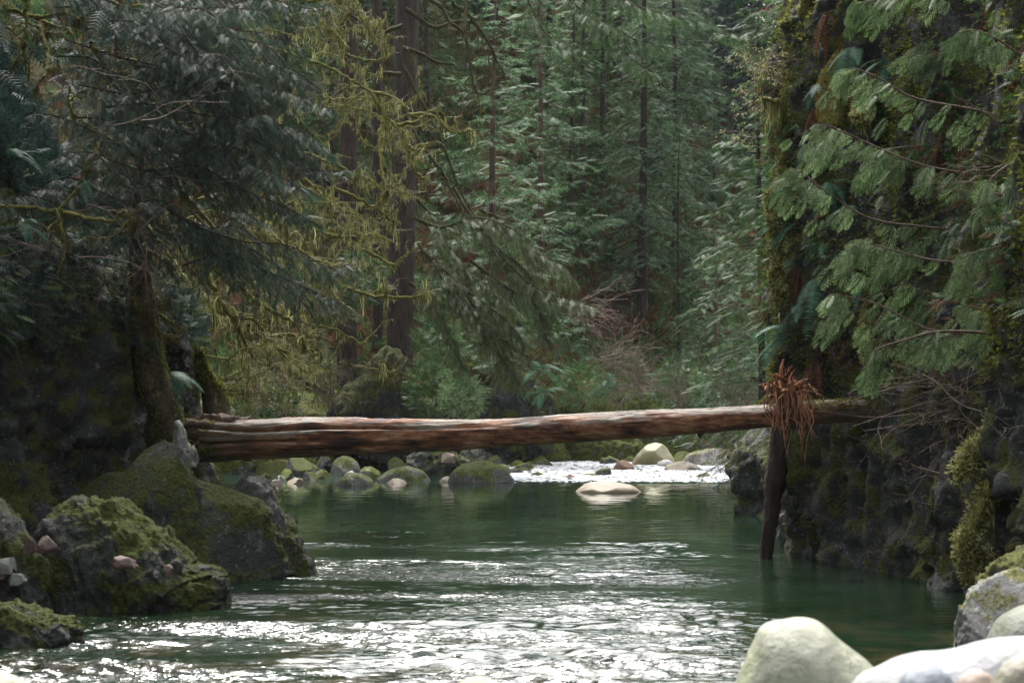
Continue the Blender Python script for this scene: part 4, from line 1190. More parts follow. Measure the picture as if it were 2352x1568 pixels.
limb_set(g1b, [[(925, 430), (982, 489), (1006, 549), (1040, 590), (1074, 631), (1119, 662), (1160, 700), (1200, 730)], [(1040, 430), (1071, 488), (1098, 519), (1139, 563), (1156, 601), (1204, 645), (1259, 676), (1310, 690), (1370, 705)],
               [(1060, 650), (1115, 761), (1150, 802), (1167, 847), (1198, 898)], [(1100, 480), (1160, 505), (1220, 560), (1290, 600), (1330, 650)], [(960, 560), (1000, 610), (1040, 680), (1100, 720), (1160, 780), (1230, 830)],
               [(950, 500), (1010, 520), (1090, 500), (1170, 520), (1230, 560)], [(940, 650), (990, 690), (1030, 760), (1060, 840)], [(1100, 560), (1180, 600), (1240, 660), (1280, 740)], [(1080, 600), (1150, 650), (1230, 700), (1260, 790)], [(1000, 600), (1060, 660), (1140, 720), (1200, 790)]],
         55.5, .05, M['moss_limb_dark'], fronds=(1.15, .42, 15, 'hem_olive'))
g2 = straight_tree(800, 796, 62, 40, 'second straight dark trunk left of the great one')
limb_set(g2, [[(795, 60), (740, 90), (700, 150)], [(800, 30), (850, 60), (880, 50)], [(798, 200), (760, 230), (730, 280)]], 58.5, .05, M['moss_limb_dark'])
g3 = straight_tree(866, 868, 66, 22, 'thin dark trunk between the two great ones')
limb_set(g3, [[(866, 120), (840, 150), (830, 190)], [(868, 300), (895, 340), (910, 400)]], 62, .04, M['moss_limb_dark'])
# boughs reaching in from the top, centre right
tb = empty('hemlock', P(1500, -200, 60), 'dark green hemlock boughs reaching down from the top frame edge right of centre', 'tree boughs')
limb_set(tb, [[(1250, -60), (1330, 20), (1400, 60), (1480, 100), (1560, 110)], [(1200, -40), (1240, 60), (1290, 100), (1340, 120)], [(1350, -60), (1440, 0), (1530, 30), (1620, 50)], [(1300, -50), (1380, 60), (1450, 130), (1500, 160)]],
         57, .035, M['moss_limb_dark'], fronds=(.9, .42, 10, 'hem_green'), strands=1)
tb = empty('hemlock', P(1850, 60, 40), 'yellow-green hemlock bough poking out behind the top of the right cliff', 'tree boughs')
limb_set(tb, [[(1850, 60), (1760, 60), (1690, 75), (1630, 70)], [(1850, 20), (1780, 15), (1720, 30)], [(1850, 120), (1790, 110), (1720, 135)]], 42, .03, M['moss_limb_dark'], fronds=(.5, .3, 14, 'hem_green'), strands=1)

# ---- the big blue-green hemlock in front at the left
hb = empty('hemlock', P(150, 700, 27.5), 'large blue-green hemlock leaning out from the left bank over the log', 'tree')
px_l = [
    [(120, 20), (250, 30), (380, 50), (520, 60), (620, 90), (700, 130)],
    [(150, 100), (300, 120), (430, 140), (560, 150), (660, 170), (730, 205)],
    [(180, 180), (300, 190), (430, 200), (560, 210), (680, 220), (770, 262)],
    [(230, 230), (350, 240), (470, 260), (590, 280), (690, 300), (760, 330)],
    [(220, 300), (340, 310), (450, 330), (560, 370), (640, 400), (720, 430)],
    [(250, 360), (350, 380), (460, 420), (560, 450), (650, 490), (740, 520)],
    [(300, 150), (420, 170), (520, 240), (590, 330), (620, 420)],
    [(330, 280), (420, 310), (490, 370), (540, 450), (570, 500)],
    [(60, 250), (140, 270), (230, 310), (310, 360)],
    [(80, 420), (150, 430), (240, 470), (330, 510)],
    [(360, 470), (460, 500), (560, 540), (660, 560), (760, 590), (800, 620)],
    [(420, 600), (520, 600), (620, 630), (720, 660), (800, 690)],
    [(450, 540), (560, 570), (640, 620), (700, 680)],
    [(100, -20), (220, -10), (350, 10), (480, 10), (600, 20)],
    [(380, 20), (500, 90), (600, 130), (680, 190)],
    [(420, 210), (540, 290), (650, 360), (730, 380), (790, 395)],
    [(430, 120), (560, 230), (640, 300), (700, 350)],
    [(10, 480), (60, 475), (130, 480), (200, 520)],
]
for q_ in range(26):
    a_ = np.array([rng.uniform(40, 560), rng.uniform(-20, 560)]); l_ = [tuple(a_)]
    d_ = np.array([rng.uniform(35, 62), rng.uniform(-8, 22)])
    for s_ in range(4):
        a_ = a_ + d_ + rng.normal(size=2) * 8; d_ = d_ + [0, rng.uniform(0, 11)]; l_.append(tuple(a_))
    px_l.append(l_)
parts = []; fr = []
for k, ln in enumerate(px_l):
    ln = [(p_[0] + rng.normal() * 9, p_[1] + rng.normal() * 12) for p_ in ln]
    y0 = 28.5 + rng.uniform(-1.0, .8)
    pts = PV(ln, y0, y0 - 1.4 + rng.uniform(-1, 1))
    A = catmull(pts, 40); L = np.linalg.norm(np.diff(A, axis=0), axis=1).sum()
    f, tw, A = bough(pts, rng.uniform(.4, .8), rng.uniform(.17, .24), int(L * 21), .7, .05, fz=.6, hang=rng.uniform(.2, .7), tipw=.5)
    fr.append(f)
    parts.append(tube(A, np.linspace(.016, .005, 40), 6)); parts += [tube(q, [.006, .005, .004, .003], 3) for q in tw]
    A2 = A
trunkp = catmull(PV([(365, -80), (368, 60), (360, 130), (338, 220), (320, 420), (310, 620), (330, 820)], 29.4), 60)
kid('trunk', [tube(trunkp, np.linspace(.05, .085, 60), 14)], plainmat('hemlock_bark', (.02, .012, .010), (.12, .07, .055), 6, .8, .7, (1, 1, .4)), hb, True)
kid('limbs', parts, M['bark'], hb, True)
fr = join(fr)
kid('crown', [inst(HEMF[0], HEMF[1], *fr)], M['hem_blue'], hb)


# ---- mossy maple branches with hanging moss
def mossy(label, lines, Y, r0=.035, name='mossy_branch', shoot=3.2, hang=.055, mat='moss_limb', moss='moss_hang', twigs=4.0, strands=5, cat='branch', group='mossy branches', Ls=.5, fuzz=26):
    root = empty(name, P(lines[0][0][0], lines[0][0][1], Y), label, cat, group)
    limbs = []; hp = []; tw = []; fz_ = []
    for ln in lines:
        y0 = Y + rng.uniform(-.5, .5)
        pts = catmull(PV(ln, y0, y0 + rng.normal(0, .6)), 9 * len(ln))
        L = np.linalg.norm(np.diff(pts, axis=0), axis=1).sum()
        pts = pts + .012 * rng.normal(size=pts.shape)
        if limbs: kid('limb', limbs, M[mat], root, True); limbs = []
        rr = np.linspace(r0, r0 * .45, len(pts)) * (1 + (.5 if r0 < .06 else .18) * perlin(pts * 9))
        limbs.append(tube(pts, rr, 8)); hp.append(pts)
        for k in range(int(L * shoot)):
            j = rng.integers(1, len(pts) - 1); T = nrm(pts[j + 1] - pts[j - 1])
            d = nrm(T * .5 + rng.normal(size=3) * [.8, .7, .8] + [0, 0, -.15])
            LL = rng.uniform(.2, 1.0) * Ls * 2
            w_ = catmull(wander(pts[j], d, LL, 7, .5, -.03), 14)
            limbs.append(tube(w_, np.linspace(r0 * .42, r0 * .2, 14) * (1 + .5 * perlin(w_ * 11)), 6)); hp.append(w_)
            for q in range(rng.poisson(twigs * .45)):
                jj = rng.integers(4, 13)
                t_ = wander(w_[jj], d + rng.normal(size=3) * .9 + [0, 0, .2], rng.uniform(.15, .55), 6, .35)
                tw.append(tube(t_, np.linspace(.0045, .002, 6), 3))
                if rng.random() < .5:
                    t2 = wander(t_[3], rng.normal(size=3), .2, 4, .4); tw.append(tube(t2, [.003, .0025, .002, .0015], 3))
                hp.append(t_[:4])
    kid('limb', limbs, M[mat], root, True)
    if tw: kid('twig', tw, M['twig_pale'], root)
    hp = np.concatenate(hp)
    N = int(len(hp) * strands)
    q = hp[rng.integers(0, len(hp), N)]
    clump = .25 + 2.0 * np.clip(fbm(q * 3.6, 2) + .25, 0, 1.4) ** 1.5
    q = q + rng.normal(size=(N, 3)) * [.022, .022, .012]
    ls = rng.gamma(2.0, hang, N) * clump
    a = inst(STRAND[0], STRAND[1], q, np.tile([0, 0, -1.0], (N, 1)) + rng.normal(size=(N, 3)) * .13, rng.normal(size=(N, 3)), ls)
    N2 = int(len(hp) * (3 if r0 < .06 else 60))
    q2 = hp[rng.integers(0, len(hp), N2)]; nn = nrm(rng.normal(size=(N2, 3)))
    b_ = tufts(q2 + nn * r0 * (.45 if r0 < .06 else .85), nn, .028 if r0 < .06 else .05, .5)
    kid('hanging_moss', [a, b_], M[moss], root)
    return root


MB = [
    ('long golden mossy branch arching down across the great trunks', [[(478, 113), (595, 106), (684, 130), (752, 154), (798, 178), (849, 212), (883, 263), (917, 297), (938, 335), (965, 345), (986, 331)], [(849, 212), (900, 222), (941, 253)],
                                                               [(917, 287), (965, 277), (941, 263), (992, 265), (1020, 287), (1040, 304), (1083, 300)], [(883, 263), (870, 330), (880, 400), (890, 440)], [(938, 335), (950, 390), (985, 420)]], 37.5, .05),
    ('mossy branch hanging in the top left of centre with tattered moss', [[(600, -20), (700, 0), (808, 0), (825, 34), (856, 79), (883, 120)], [(663, 38), (752, 17), (800, -5)], [(760, 20), (775, 80), (800, 110)], [(700, 60), (740, 90), (790, 85)], [(808, 20), (780, 70), (790, 120), (860, 140), (905, 115)]], 38, .04),
    ('mossy branch stepping down left of the great trunk, halfway up', [[(700, 350), (746, 369), (798, 393), (806, 420), (850, 450)], [(767, 430), (860, 478), (893, 502), (914, 509)], [(700, 410), (740, 450), (760, 500), (800, 540)], [(806, 400), (860, 420), (890, 470)]], 37, .045),
    ('horizontal crooked mossy branches at the middle left of the great trunk', [[(680, 560), (746, 648), (781, 650), (815, 622)], [(835, 573), (893, 604), (911, 611)], [(791, 659), (842, 676), (917, 683), (985, 679)], [(700, 520), (780, 545), (860, 540), (900, 555)], [(746, 648), (780, 690), (830, 730)]], 36.5, .045),
    ('thick mossy branch sloping down to the lower right above the log', [[(480, 640), (526, 720), (581, 734), (612, 772), (643, 802), (711, 833)], [(533, 720), (560, 782), (591, 833)], [(560, 660), (600, 700), (680, 745), (700, 790), (730, 815)], [(612, 772), (680, 770), (720, 790)], [(500, 700), (540, 760), (560, 810)]], 33.5, .055),
    ('tangled mossy branches in the middle of the left foliage', [[(560, 600), (640, 640), (700, 700), (760, 720), (820, 735)], [(600, 560), (680, 600), (740, 600), (800, 640)], [(640, 700), (700, 740), (780, 760), (840, 800)], [(700, 760), (740, 820), (700, 850)], [(720, 500), (700, 560), (730, 620)]], 35.5, .042),
    ('dark bent mossy limb below the hemlock sprays', [[(390, 370), (420, 444), (458, 458), (523, 448), (557, 468)], [(420, 444), (470, 500), (530, 570), (560, 620)], [(360, 440), (390, 520), (430, 600)]], 29.5, .045),
    ('low mossy branches over the bright shrub at the left end of the log', [[(505, 900), (560, 880), (620, 850)], [(500, 870), (580, 865), (660, 830), (740, 845)], [(510, 905), (600, 900), (700, 890)], [(505, 840), (560, 800), (620, 790)]], 33, .02),
    ('mossy limb running in from the left frame edge', [[(-20, 470), (70, 476), (126, 482), (181, 431), (198, 379), (263, 345)], [(147, 489), (253, 506), (284, 485), (314, 513)], [(126, 482), (150, 560), (130, 640)]], 26.5, .035),
    ('dim mossy limb at the top left corner', [[(61, -20), (58, 79), (27, 154)], [(90, 60), (110, 130), (100, 180)], [(20, 20), (80, 40), (150, 30), (210, 70)], [(210, 100), (250, 160), (300, 170)]], 28.5, .045),
    ('short curved mossy branches across the leaning snag', [[(300, 660), (318, 710), (340, 718), (380, 705), (390, 690)], [(225, 630), (262, 672), (300, 680), (345, 680), (390, 640)], [(365, 720), (400, 740), (430, 760)]], 27.4, .022),
    ('veil of mossy boughs behind the left hemlock', [[(420, 520), (460, 620), (480, 700), (470, 780)], [(340, 520), (400, 600), (440, 660)], [(560, 480), (600, 560), (590, 640)], [(640, 450), (660, 540), (650, 600)], [(280, 540), (330, 580), (350, 640)], [(500, 520), (540, 580), (560, 660)], [(600, 500), (650, 560), (720, 590)]], 32.5, .035),
]
for k, (lab, lines, Y, r0) in enumerate(MB):
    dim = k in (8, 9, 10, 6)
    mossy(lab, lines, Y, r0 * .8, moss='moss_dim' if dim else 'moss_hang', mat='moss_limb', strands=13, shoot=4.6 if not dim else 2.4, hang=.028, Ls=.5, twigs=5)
# far mossy masses filling behind
for k, (lab, cx_, cy_, w_, h_, Y) in enumerate([('golden mossy thicket behind the middle mossy branches', 700, 560, 330, 300, 54), ('golden mossy thicket at the top, left of the great trunks', 720, 150, 260, 300, 55), ('dim mossy thicket behind the left hemlock', 450, 600, 300, 280, 40),
                                            ('mossy thicket low behind the sloping mossy branch', 640, 790, 320, 160, 53), ('dim mossy thicket in the upper left corner', 170, 150, 320, 300, 36)]):
    lines = []
    for q in range(9):
        a = np.array([cx_ + rng.uniform(-.5, .5) * w_, cy_ + rng.uniform(-.5, .5) * h_])
        l = [tuple(a)]
        dd = np.array([rng.choice([-1, 1]) * 40.0, rng.uniform(-10, 35)])
        for s in range(4):
            a = a + dd + rng.normal(size=2) * 22; l.append(tuple(a))
        lines.append(l)
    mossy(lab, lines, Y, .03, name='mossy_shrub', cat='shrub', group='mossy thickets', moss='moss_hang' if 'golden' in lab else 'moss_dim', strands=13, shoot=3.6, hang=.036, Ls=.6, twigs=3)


# ---- bare twiggy shrubs
def twigbush(label, base, Y, n, L, spread, lean=(0, 0, 1), mat='twig', buds=0, r=.008, wob=.25, name='bare_shrub', group='bare shrubs', grav=.0, budsize=.03, cat='shrub', budmat='bud'):
    b = P(base[0], base[1], Y)
    root = empty(name, b, label, cat, group)
    parts = []; bp_ = []
    for k in range(n):
        d = nrm(np.array(lean, float) + rng.normal(size=3) * spread)
        w_ = catmull(wander(b + rng.normal(size=3) * (.45 if n < 15 else .16), d, L * rng.uniform(.5, 1.1), 7, wob, grav), 16)
        parts.append(tube(w_, np.linspace(r, r * .35, 16), 4))
        for q in range(6):
            j = rng.integers(4, 15)
            t_ = catmull(wander(w_[j], nrm(w_[j] - w_[j - 2]) + rng.normal(size=3) * .6, L * rng.uniform(.12, .4), 5, .35, grav), 8)
            parts.append(tube(t_, np.linspace(r * .45, r * .2, 8), 3)); bp_.append(t_[3:])
    kid('stem', parts, M[mat], root, True)
    if buds:
        bp_ = np.concatenate(bp_); N = int(len(bp_) * buds)
        q = bp_[rng.integers(0, len(bp_), N)] + rng.normal(size=(N, 3)) * .015
        kid('leaf_buds', [inst(LEAF[0], LEAF[1], q, rng.normal(size=(N, 3)) + [0, 0, .5], rng.normal(size=(N, 3)), budsize * rng.uniform(.6, 1.3, N))], M[budmat], root)
    return root


twigbush('budding shrub with pale yellow buds leaning left from the right cliff top', (1830, 150), 29.2, 16, 1.1, .45, (-1, 0, .1), 'twig', 2.2, .007, group='budding shrubs', budsize=.028)
twigbush('budding shrub beneath the first, above the mossy cliff shoulder', (1810, 240), 29.2, 14, .9, .5, (-1, 0, -.1), 'twig', 2.2, .007, group='budding shrubs', budsize=.026)
twigbush('arching bare shrub drooping above the log beside the great trunk boughs', (1310, 720), 62, 22, 2.6, .3, (1, 0, .1), 'twig', 0, .015, grav=.09)
twigbush('grey bare shrub right of the arching one behind the log', (1380, 830), 60, 20, 2.2, .4, (.6, 0, .3), 'twig', .5, .013, grav=.04, budmat='brush_green', budsize=.06)
twigbush('brown bare shrub above the right half of the log', (1480, 900), 57, 26, 1.8, .5, (-.2, 0, 1), 'twig', .4, .012, grav=.03, budmat='brush_green', budsize=.05)
twigbush('reddish twiggy shrub under the rapids bank at the right', (1680, 1010), 58, 24, 1.6, .5, (-1, 0, .1), 'twig', .3, .011, grav=.03, budmat='brush_green', budsize=.05)
twigbush('tall bare bush right of the last boughs over the log', (1560, 930), 56, 22, 1.7, .45, (.1, 0, 1), 'twig', 1.2, .01, budmat='brush_green', budsize=.05)
twigbush('pale budding bush just left of the root tangle', (1700, 940), 47, 26, 1.5, .5, (.1, 0, 1), 'twig', 1.5, .009, budmat='brush_green', budsize=.04)
twigbush('fine golden twig bush behind the thick end of the log', (600, 930), 50, 30, 1.8, .55, (.2, 0, 1), 'twig', 1.4, .010, budmat='brush_green', budsize=.045)
twigbush('fine twig bush behind the log left of the great trunk', (760, 930), 52, 24, 1.6, .5, (-.2, 0, 1), 'twig', 1.2, .010, budmat='brush_green', budsize=.045)
twigbush('bare grey twigs crossing the hemlock at the left', (225, 300), 26, 9, 1.8, .5, (1, 0, .1), 'twig', 0, .008, grav=.01)
twigbush('bare twigs spreading beneath the left mossy limb', (300, 520), 26, 12, 1.6, .7, (.2, 0, -.4), 'twig', 0, .008, grav=.01)
twigbush('thin bare twigs over the dark cliff at the far left', (0, 600), 25.5, 9, 1.6, .45, (1, 0, -.1), 'twig', 0, .007)
twigbush('long bare twigs reaching in from the right over the log end', (2380, 900), 24, 22, 2.3, .20, (-1, 0, -.12), 'twig', .25, .010, wob=.16, budmat='brush_green', budsize=.03)
twigbush('bare twigs drooping at the right edge below the cedar', (2380, 780), 23, 20, 1.6, .35, (-1, 0, -.2), 'twig', .2, .009, budmat='brush_green', budsize=.03)
twigbush('single leafy twig reaching left low over the shaded right cliff', (2200, 1130), 23.5, 5, .9, .3, (-1, 0, .3), 'twig', .8, .006, budmat='brush_green', budsize=.035)
twigbush('bare twigs at the right frame edge low over the mossy rock', (2370, 990), 22.5, 9, 1.2, .3, (-1, 0, -.05), 'twig_pale', .2, .008, budmat='brush_green', budsize=.03)
twigbush('brown leafy shrub between the cedar branches at the far right', (2330, 400), 23.5, 24, 1.1, .6, (-.6, 0, 0), 'twig', 1.6, .007, budmat='brush_green', budsize=.03)


# ---- leafy bushes on the far bank
def bush(label, px, py, Y, w_, h_, mat, n, fs, tpl=HEM, name='leafy_bush', group='bushes on the far bank', upd=.5):
    b = P(px, py, Y); root = empty(name, b, label, 'bush', group)
    c = b + [0, 0, h_ * .5]
    d = nrm(rng.normal(size=(n, 3))); rad = rng.uniform(.35, 1, n) ** .5
    lump = 1 + .25 * fbm(d * 2.2 + px, 2)
    pos = c + d * (rad * lump)[:, None] * [w_ / 2, w_ / 2.4, h_ / 2]
    X = nrm(d * [1, 1, .4] * .8 + rng.normal(size=(n, 3)) * .6 + [0, -.1, upd * .5]); Z = nrm(UP + rng.normal(size=(n, 3)) * .6)
    st = [tube(catmull(wander(b, d[k] * [1, 1, .4] + [0, 0, .8], h_ * .8, 6, .2), 8), np.linspace(.018, .005, 8), 4) for k in range(14)]
    kid('stem', st, M['twig'], root, True)
    kid('leaves', [inst(tpl[0], tpl[1], pos, X, Z, fs * rng.uniform(.6, 1.2, n))], M[mat], root)


bush('bright pale green bush with silvery leaf tips, behind the middle of the log', 1062, 965, 54.5, 1.25, 1.35, 'bush_pale', 520, .26)
bush('rounded green bush just right of the great trunk, behind the log', 985, 965, 56, 1.3, 1.7, 'bush_green', 520, .30)
bush('small dark green bush between the great trunk and the bright bush', 1010, 850, 59, 1.6, 1.6, 'bush_green', 420, .34)
bush('small yellow-green bush at the left end of the log', 640, 965, 51, 1.1, .9, 'bush_green', 300, .2, LEAF)
bush('low green bush right of the wet rock under the boughs', 1330, 940, 60, 1.6, 1.4, 'bush_green', 380, .28)
bush('grey-green bush above the right half of the log', 1420, 930, 62, 1.8, 1.8, 'hem_olive', 420, .30)
bush('dark bush behind the log, right of the brown bare shrub', 1560, 950, 60, 1.8, 1.7, 'hem_green', 460, .32)
bush('soft green bush left of the root tangle on the far bank', 1660, 960, 55, 1.6, 1.5, 'hem_green', 460, .30)
bush('dark bush between the two great trunks behind the log', 830, 700, 56, 1.6, 1.6, 'hem_green', 360, .34)
bush('yellowish bush on the slope above the bright one', 1120, 820, 62, 1.8, 1.6, 'hem_olive', 360, .34)


# ---- ferns
def fern(label, px, py, Y, n, L, az, el, mat='fern', group='sword ferns', grav=.9, w_=.17, b=None, name='fern'):
    b = P(px, py, Y) if b is None else np.array(b)
    V_, F_ = [], []; off = 0; st = []
    for k in range(n):
        a = rng.uniform(*az); e = rng.uniform(*el)
        d = np.array([math.cos(a) * math.cos(e), math.sin(a) * math.cos(e), math.sin(e)])
        LL = L * rng.uniform(.7, 1.15)
        m = 22
        pts = [b + rng.normal(size=3) * .02]; dd = d.copy()
        for q in range(m - 1):
            dd = nrm(dd - UP * grav / m * 1.6); pts.append(pts[-1] + dd * LL / m)
        pts = np.array(pts); T = nrm(np.gradient(pts, axis=0)); S = nrm(np.cross(T, UP + rng.normal(size=3) * .2)); Nn = np.cross(S, T)
        for q in range(2, m):
            t = q / m; wl = LL * w_ * math.sin(math.pi * min(1, t * .82 + .16)) + .008
            for sg in (-1, 1):
                tip = pts[q] + S[q] * sg * wl + T[q] * wl * .25 - Nn[q] * wl * .12
                hb_ = T[q] * LL / m * .38
                V_ += [pts[q] - hb_, pts[q] + hb_, tip]; F_.append((off, off + 1, off + 2)); off += 3
        st.append(tube(pts[::3], np.linspace(.006, .002, len(pts[::3])), 3))
    root = b
    parts = [(np.array(V_) - b, np.array(F_))] + [(v - b, f) for v, f in st]
    o = mk(name, parts, M[mat])
    o.location = b
    return tag(o, label, 'fern', group)


WL = (2.4, 4.0)      # azimuth: to the left
fern('large glossy sword fern spreading left above the root tangle', 1835, 760, 28.3, 9, .85, (2.3, 4.4), (-.2, .6))
fern('sword fern hanging down between the mossy columns above the root tangle', 1880, 640, 28.2, 5, .9, (3.0, 5.2), (-1.0, 0.0))
fern('sword fern pointing left at the mossy cliff shoulder', 1825, 515, 28.6, 8, .65, (2.5, 4.0), (-.4, .5))
fern('small sword fern just under the mossy cliff shoulder', 1820, 600, 28.6, 5, .45, (2.5, 4.2), (-.6, .3))
fern('dark fern in the moss high on the right cliff', 1960, 110, 27.5, 7, .75, (2.6, 5.4), (-.9, .4))
fern('fern beside the golden moss pad', 1890, 190, 28.2, 6, .5, (2.6, 5.2), (-.6, .6))
fern('fern behind the tip of the second cedar branch', 1865, 320, 28.5, 6, .5, (2.6, 5.4), (-1, .2))
fern('fern hidden under the top cedar spray at the right', 2190, 240, 26, 8, .6, (2.6, 5.6), (-1, .3))
fern('bright little fern growing behind the log right of the roots', 1935, 900, 28.0, 9, .38, (1.6, 5.0), (.2, 1.3), 'bush_green')
fern('pale fern fronds hanging right of the leaning snag', 392, 860, 28.2, 7, .62, (-1.2, .8), (-.6, .7))
fern('fern on the left bank at the left frame edge, upper', 20, 360, 27, 6, .7, (-1.2, .8), (-.3, .7))
fern('pale fern on the left bank above the dark cliff', 60, 520, 26.5, 7, .6, (-1.4, 1.0), (-.2, .8))
fern('small fern peeping from the moss left of the hemlock trunk', 190, 420, 27, 6, .5, (-1.4, 1.4), (-.2, .9))
fern('sword fern on the rock hump behind the log, upper', 1235, 850, 56, 9, .9, (-3.1, 3.1), (-.2, .9))
fern('sword fern on the rock hump behind the log, lower', 1245, 905, 55.5, 9, .8, (-3.1, 3.1), (-.2, .9))
fern('small fern on the slope left of the tall bare bush', 1400, 880, 60, 8, .9, (-3.1, 3.1), (0, .9))
fern('small fern low on the slope right of the rounded bushes', 1310, 800, 66, 8, 1.0, (-3.1, 3.1), (0, .9))
for (px, py, Y, L_, lab) in [(1905, 420, 27.8, .55, 'dark fern on the cliff below the second cedar branch'), (1950, 470, 27.5, .5, 'small fern half behind the third cedar branch'), (1840, 700, 28.2, .5, 'narrow fern just above the large glossy one'), (2040, 140, 26.8, .6, 'fern under the topmost cedar branch'),
                             (2110, 330, 26.4, .55, 'fern between the upper cedar branches'), (1980, 640, 27, .5, 'fern beside the mossy ridge stem'), (1900, 560, 27.9, .45, 'little fern right of the mossy shoulder'), (2290, 200, 25.4, .6, 'fern near the right frame edge, high up')]:
    fern(lab, px, py, Y, 8, L_, (2.2, 5.6), (-1.0, .6))
# dead brown fern skirts
dead = [(1895, 30, 27.8, 'brown dead fern skirt at the very top of the right cliff'), (1965, 150, 27.3, 'brown dead fronds left of the dark fern high on the cliff'), (2150, 140, 26, 'long brown dead fronds under the top right cedar'), (2190, 60, 26, 'brown dead fronds in the top right, above the long ones'),
        (1870, 250, 28.2, 'red-brown dead fronds beneath the golden moss pad'), (1835, 620, 28.4, 'red-brown dead fronds hanging behind the glossy sword fern'), (1855, 655, 28.2, 'dead fronds hanging right beside the glossy sword fern'), (1875, 830, 28.0, 'dark brown dead fronds above the log, right of the roots'),
        (2170, 310, 25.5, 'brown dead fronds between the second and third cedar branches'), (15, 560, 26.5, 'rusty dead fern at the left frame edge')]
for k, (px, py, Y, lab) in enumerate(dead):
    fern(lab, px, py, Y, 9, .75 if k != 7 else .9, (2.2, 5.6), (-1.45, -.5), 'fern_dead', 'dead fern skirts', grav=1.4, w_=.09)
# golden moss pad
pad = ridge_rock('moss_pad', [(1880, 245), (1885, 190), (1905, 140), (1935, 108), (1962, 120), (1972, 160), (1965, 215), (1950, 250)], 262, M['moss_limb'], 'round golden-brown pad of moss bulging from the right cliff', Y=27.9, depth=.9, amp=.12, cat='moss', n=50, m=40)
mo = np.array([pad.matrix_world @ v.co if False else v.co[:] for v in pad.data.vertices])
nn = nrm(mo - mo.mean(0)); gi = rng.integers(0, len(mo), 5000)
mk('tuft', [tufts(mo[gi], nn[gi], .035, .5)], leafmat('moss_gold', (.09, .06, .01), (.22, .15, .03), (.36, .27, .07), .9, .1), pad)


# ---- near cedar branches sweeping in from the right
cedar_lines = [
    ('topmost cedar branch with drooping sprays, crossing the upper right', [(2420, 300), (2352, 290), (2250, 255), (2100, 225), (2020, 180), (1958, 158), (1935, 175)], 24),
    ('second cedar branch from the top, its tip above the cliff shoulder', [(2420, 415), (2352, 410), (2231, 400), (2108, 376), (1992, 328), (1920, 295), (1872, 284)], 24.4),
    ('third cedar branch, reaching farthest left with its pale tip', [(2420, 500), (2352, 506), (2200, 524), (2108, 519), (1992, 499), (1890, 434), (1840, 395), (1815, 388)], 24.8),
    ('fourth cedar branch with bright sprays in front of the dark rock', [(2420, 612), (2352, 608), (2163, 600), (2060, 577), (1990, 558), (1955, 556)], 23.6),
    ('fifth cedar branch sloping down to the left above the log end', [(2420, 745), (2352, 755), (2231, 765), (2129, 755), (2026, 703), (1950, 682), (1903, 676)], 23.2),
    ('lowest cedar branch with hanging bright green fans', [(2300, 770), (2231, 762), (2150, 762), (2080, 780), (2030, 795), (2005, 805)], 22.6),
    ('cedar branch in the top right corner', [(2450, 170), (2352, 130), (2290, 90), (2240, 70), (2200, 75)], 23),
    ('cedar branch cut by the top frame edge at the right', [(2350, -60), (2200, -30), (2100, -10), (2010, 0), (1960, 12)], 24),
    ('shaded cedar branch along the right frame edge', [(2450, 340), (2380, 350), (2300, 390), (2250, 440)], 22.4),
    ('cedar branch at the right frame edge between the third and fourth', [(2450, 560), (2352, 560), (2280, 570), (2200, 590)], 22.6),
    ('dim cedar branch behind the first and second ones', [(2420, 330), (2300, 320), (2180, 330), (2060, 340), (1990, 360)], 25.6),
    ('dim cedar branch behind the third and fourth ones', [(2420, 590), (2300, 560), (2180, 555), (2080, 570), (2020, 600)], 25.4),
    ('dim cedar branch below the fourth one', [(2420, 680), (2330, 670), (2240, 680), (2130, 670), (2060, 650)], 24.6),
    ('dim cedar branch high behind the topmost one', [(2420, 200), (2330, 190), (2230, 170), (2150, 120), (2100, 100)], 25.6),
    ('small cedar branch at the right frame edge near the lowest fans', [(2450, 690), (2370, 690), (2290, 710), (2210, 700)], 22.4),
]
for k, (lab, ln, Y) in enumerate(cedar_lines):
    root = empty('cedar_branch', P(ln[0][0], ln[0][1], Y), lab, 'branch', 'cedar branches at the right')
    A = catmull(PV(ln, Y, Y + rng.uniform(-.6, .6)), 60)
    L = np.linalg.norm(np.diff(A, axis=0), axis=1).sum()
    parts = [tube(A, np.linspace(.020, .006, 60), 7)]
    nf = int(L * 21)
    t = np.sqrt(rng.uniform(.0, 1, nf)); t = np.sort(t); i = np.minimum((t * 58).astype(int), 58)
    T = nrm(A[i + 1] - A[np.maximum(i - 1, 0)])
    sg = np.where(rng.random(nf) < .5, -1, 1)[:, None]
    yv = np.array([0, 1.0, 0])
    D = nrm(T * rng.uniform(.5, 1.0, (nf, 1)) + yv * sg * rng.uniform(.1, .8, (nf, 1)) - UP * rng.uniform(.5, 1.4, (nf, 1)))
    sub = rng.uniform(.0, .42, nf) * (rng.random(nf) < .55)
    pos = A[i] + D * sub[:, None] + rng.normal(size=(nf, 3)) * .02
    for q in range(nf):
        if sub[q] > .08: parts.append(tube(np.array([A[i[q]], (A[i[q]] + pos[q]) / 2 + [0, 0, .01], pos[q]]), [.005, .004, .003], 3))
    X = nrm(D - UP * .25 * (sub > 0)[:, None]); Z = nrm(np.array([-.25, -1.0, .35]) + rng.normal(size=(nf, 3)) * .5)
    s = rng.uniform(.15, .36, nf) * (1 - .3 * (t > .93))
    kid('stem', parts, M['twig'], root, True)
    kid('sprays', [inst(CED[0], CED[1], pos, X, Z, s)], M['cedar_near'], root)

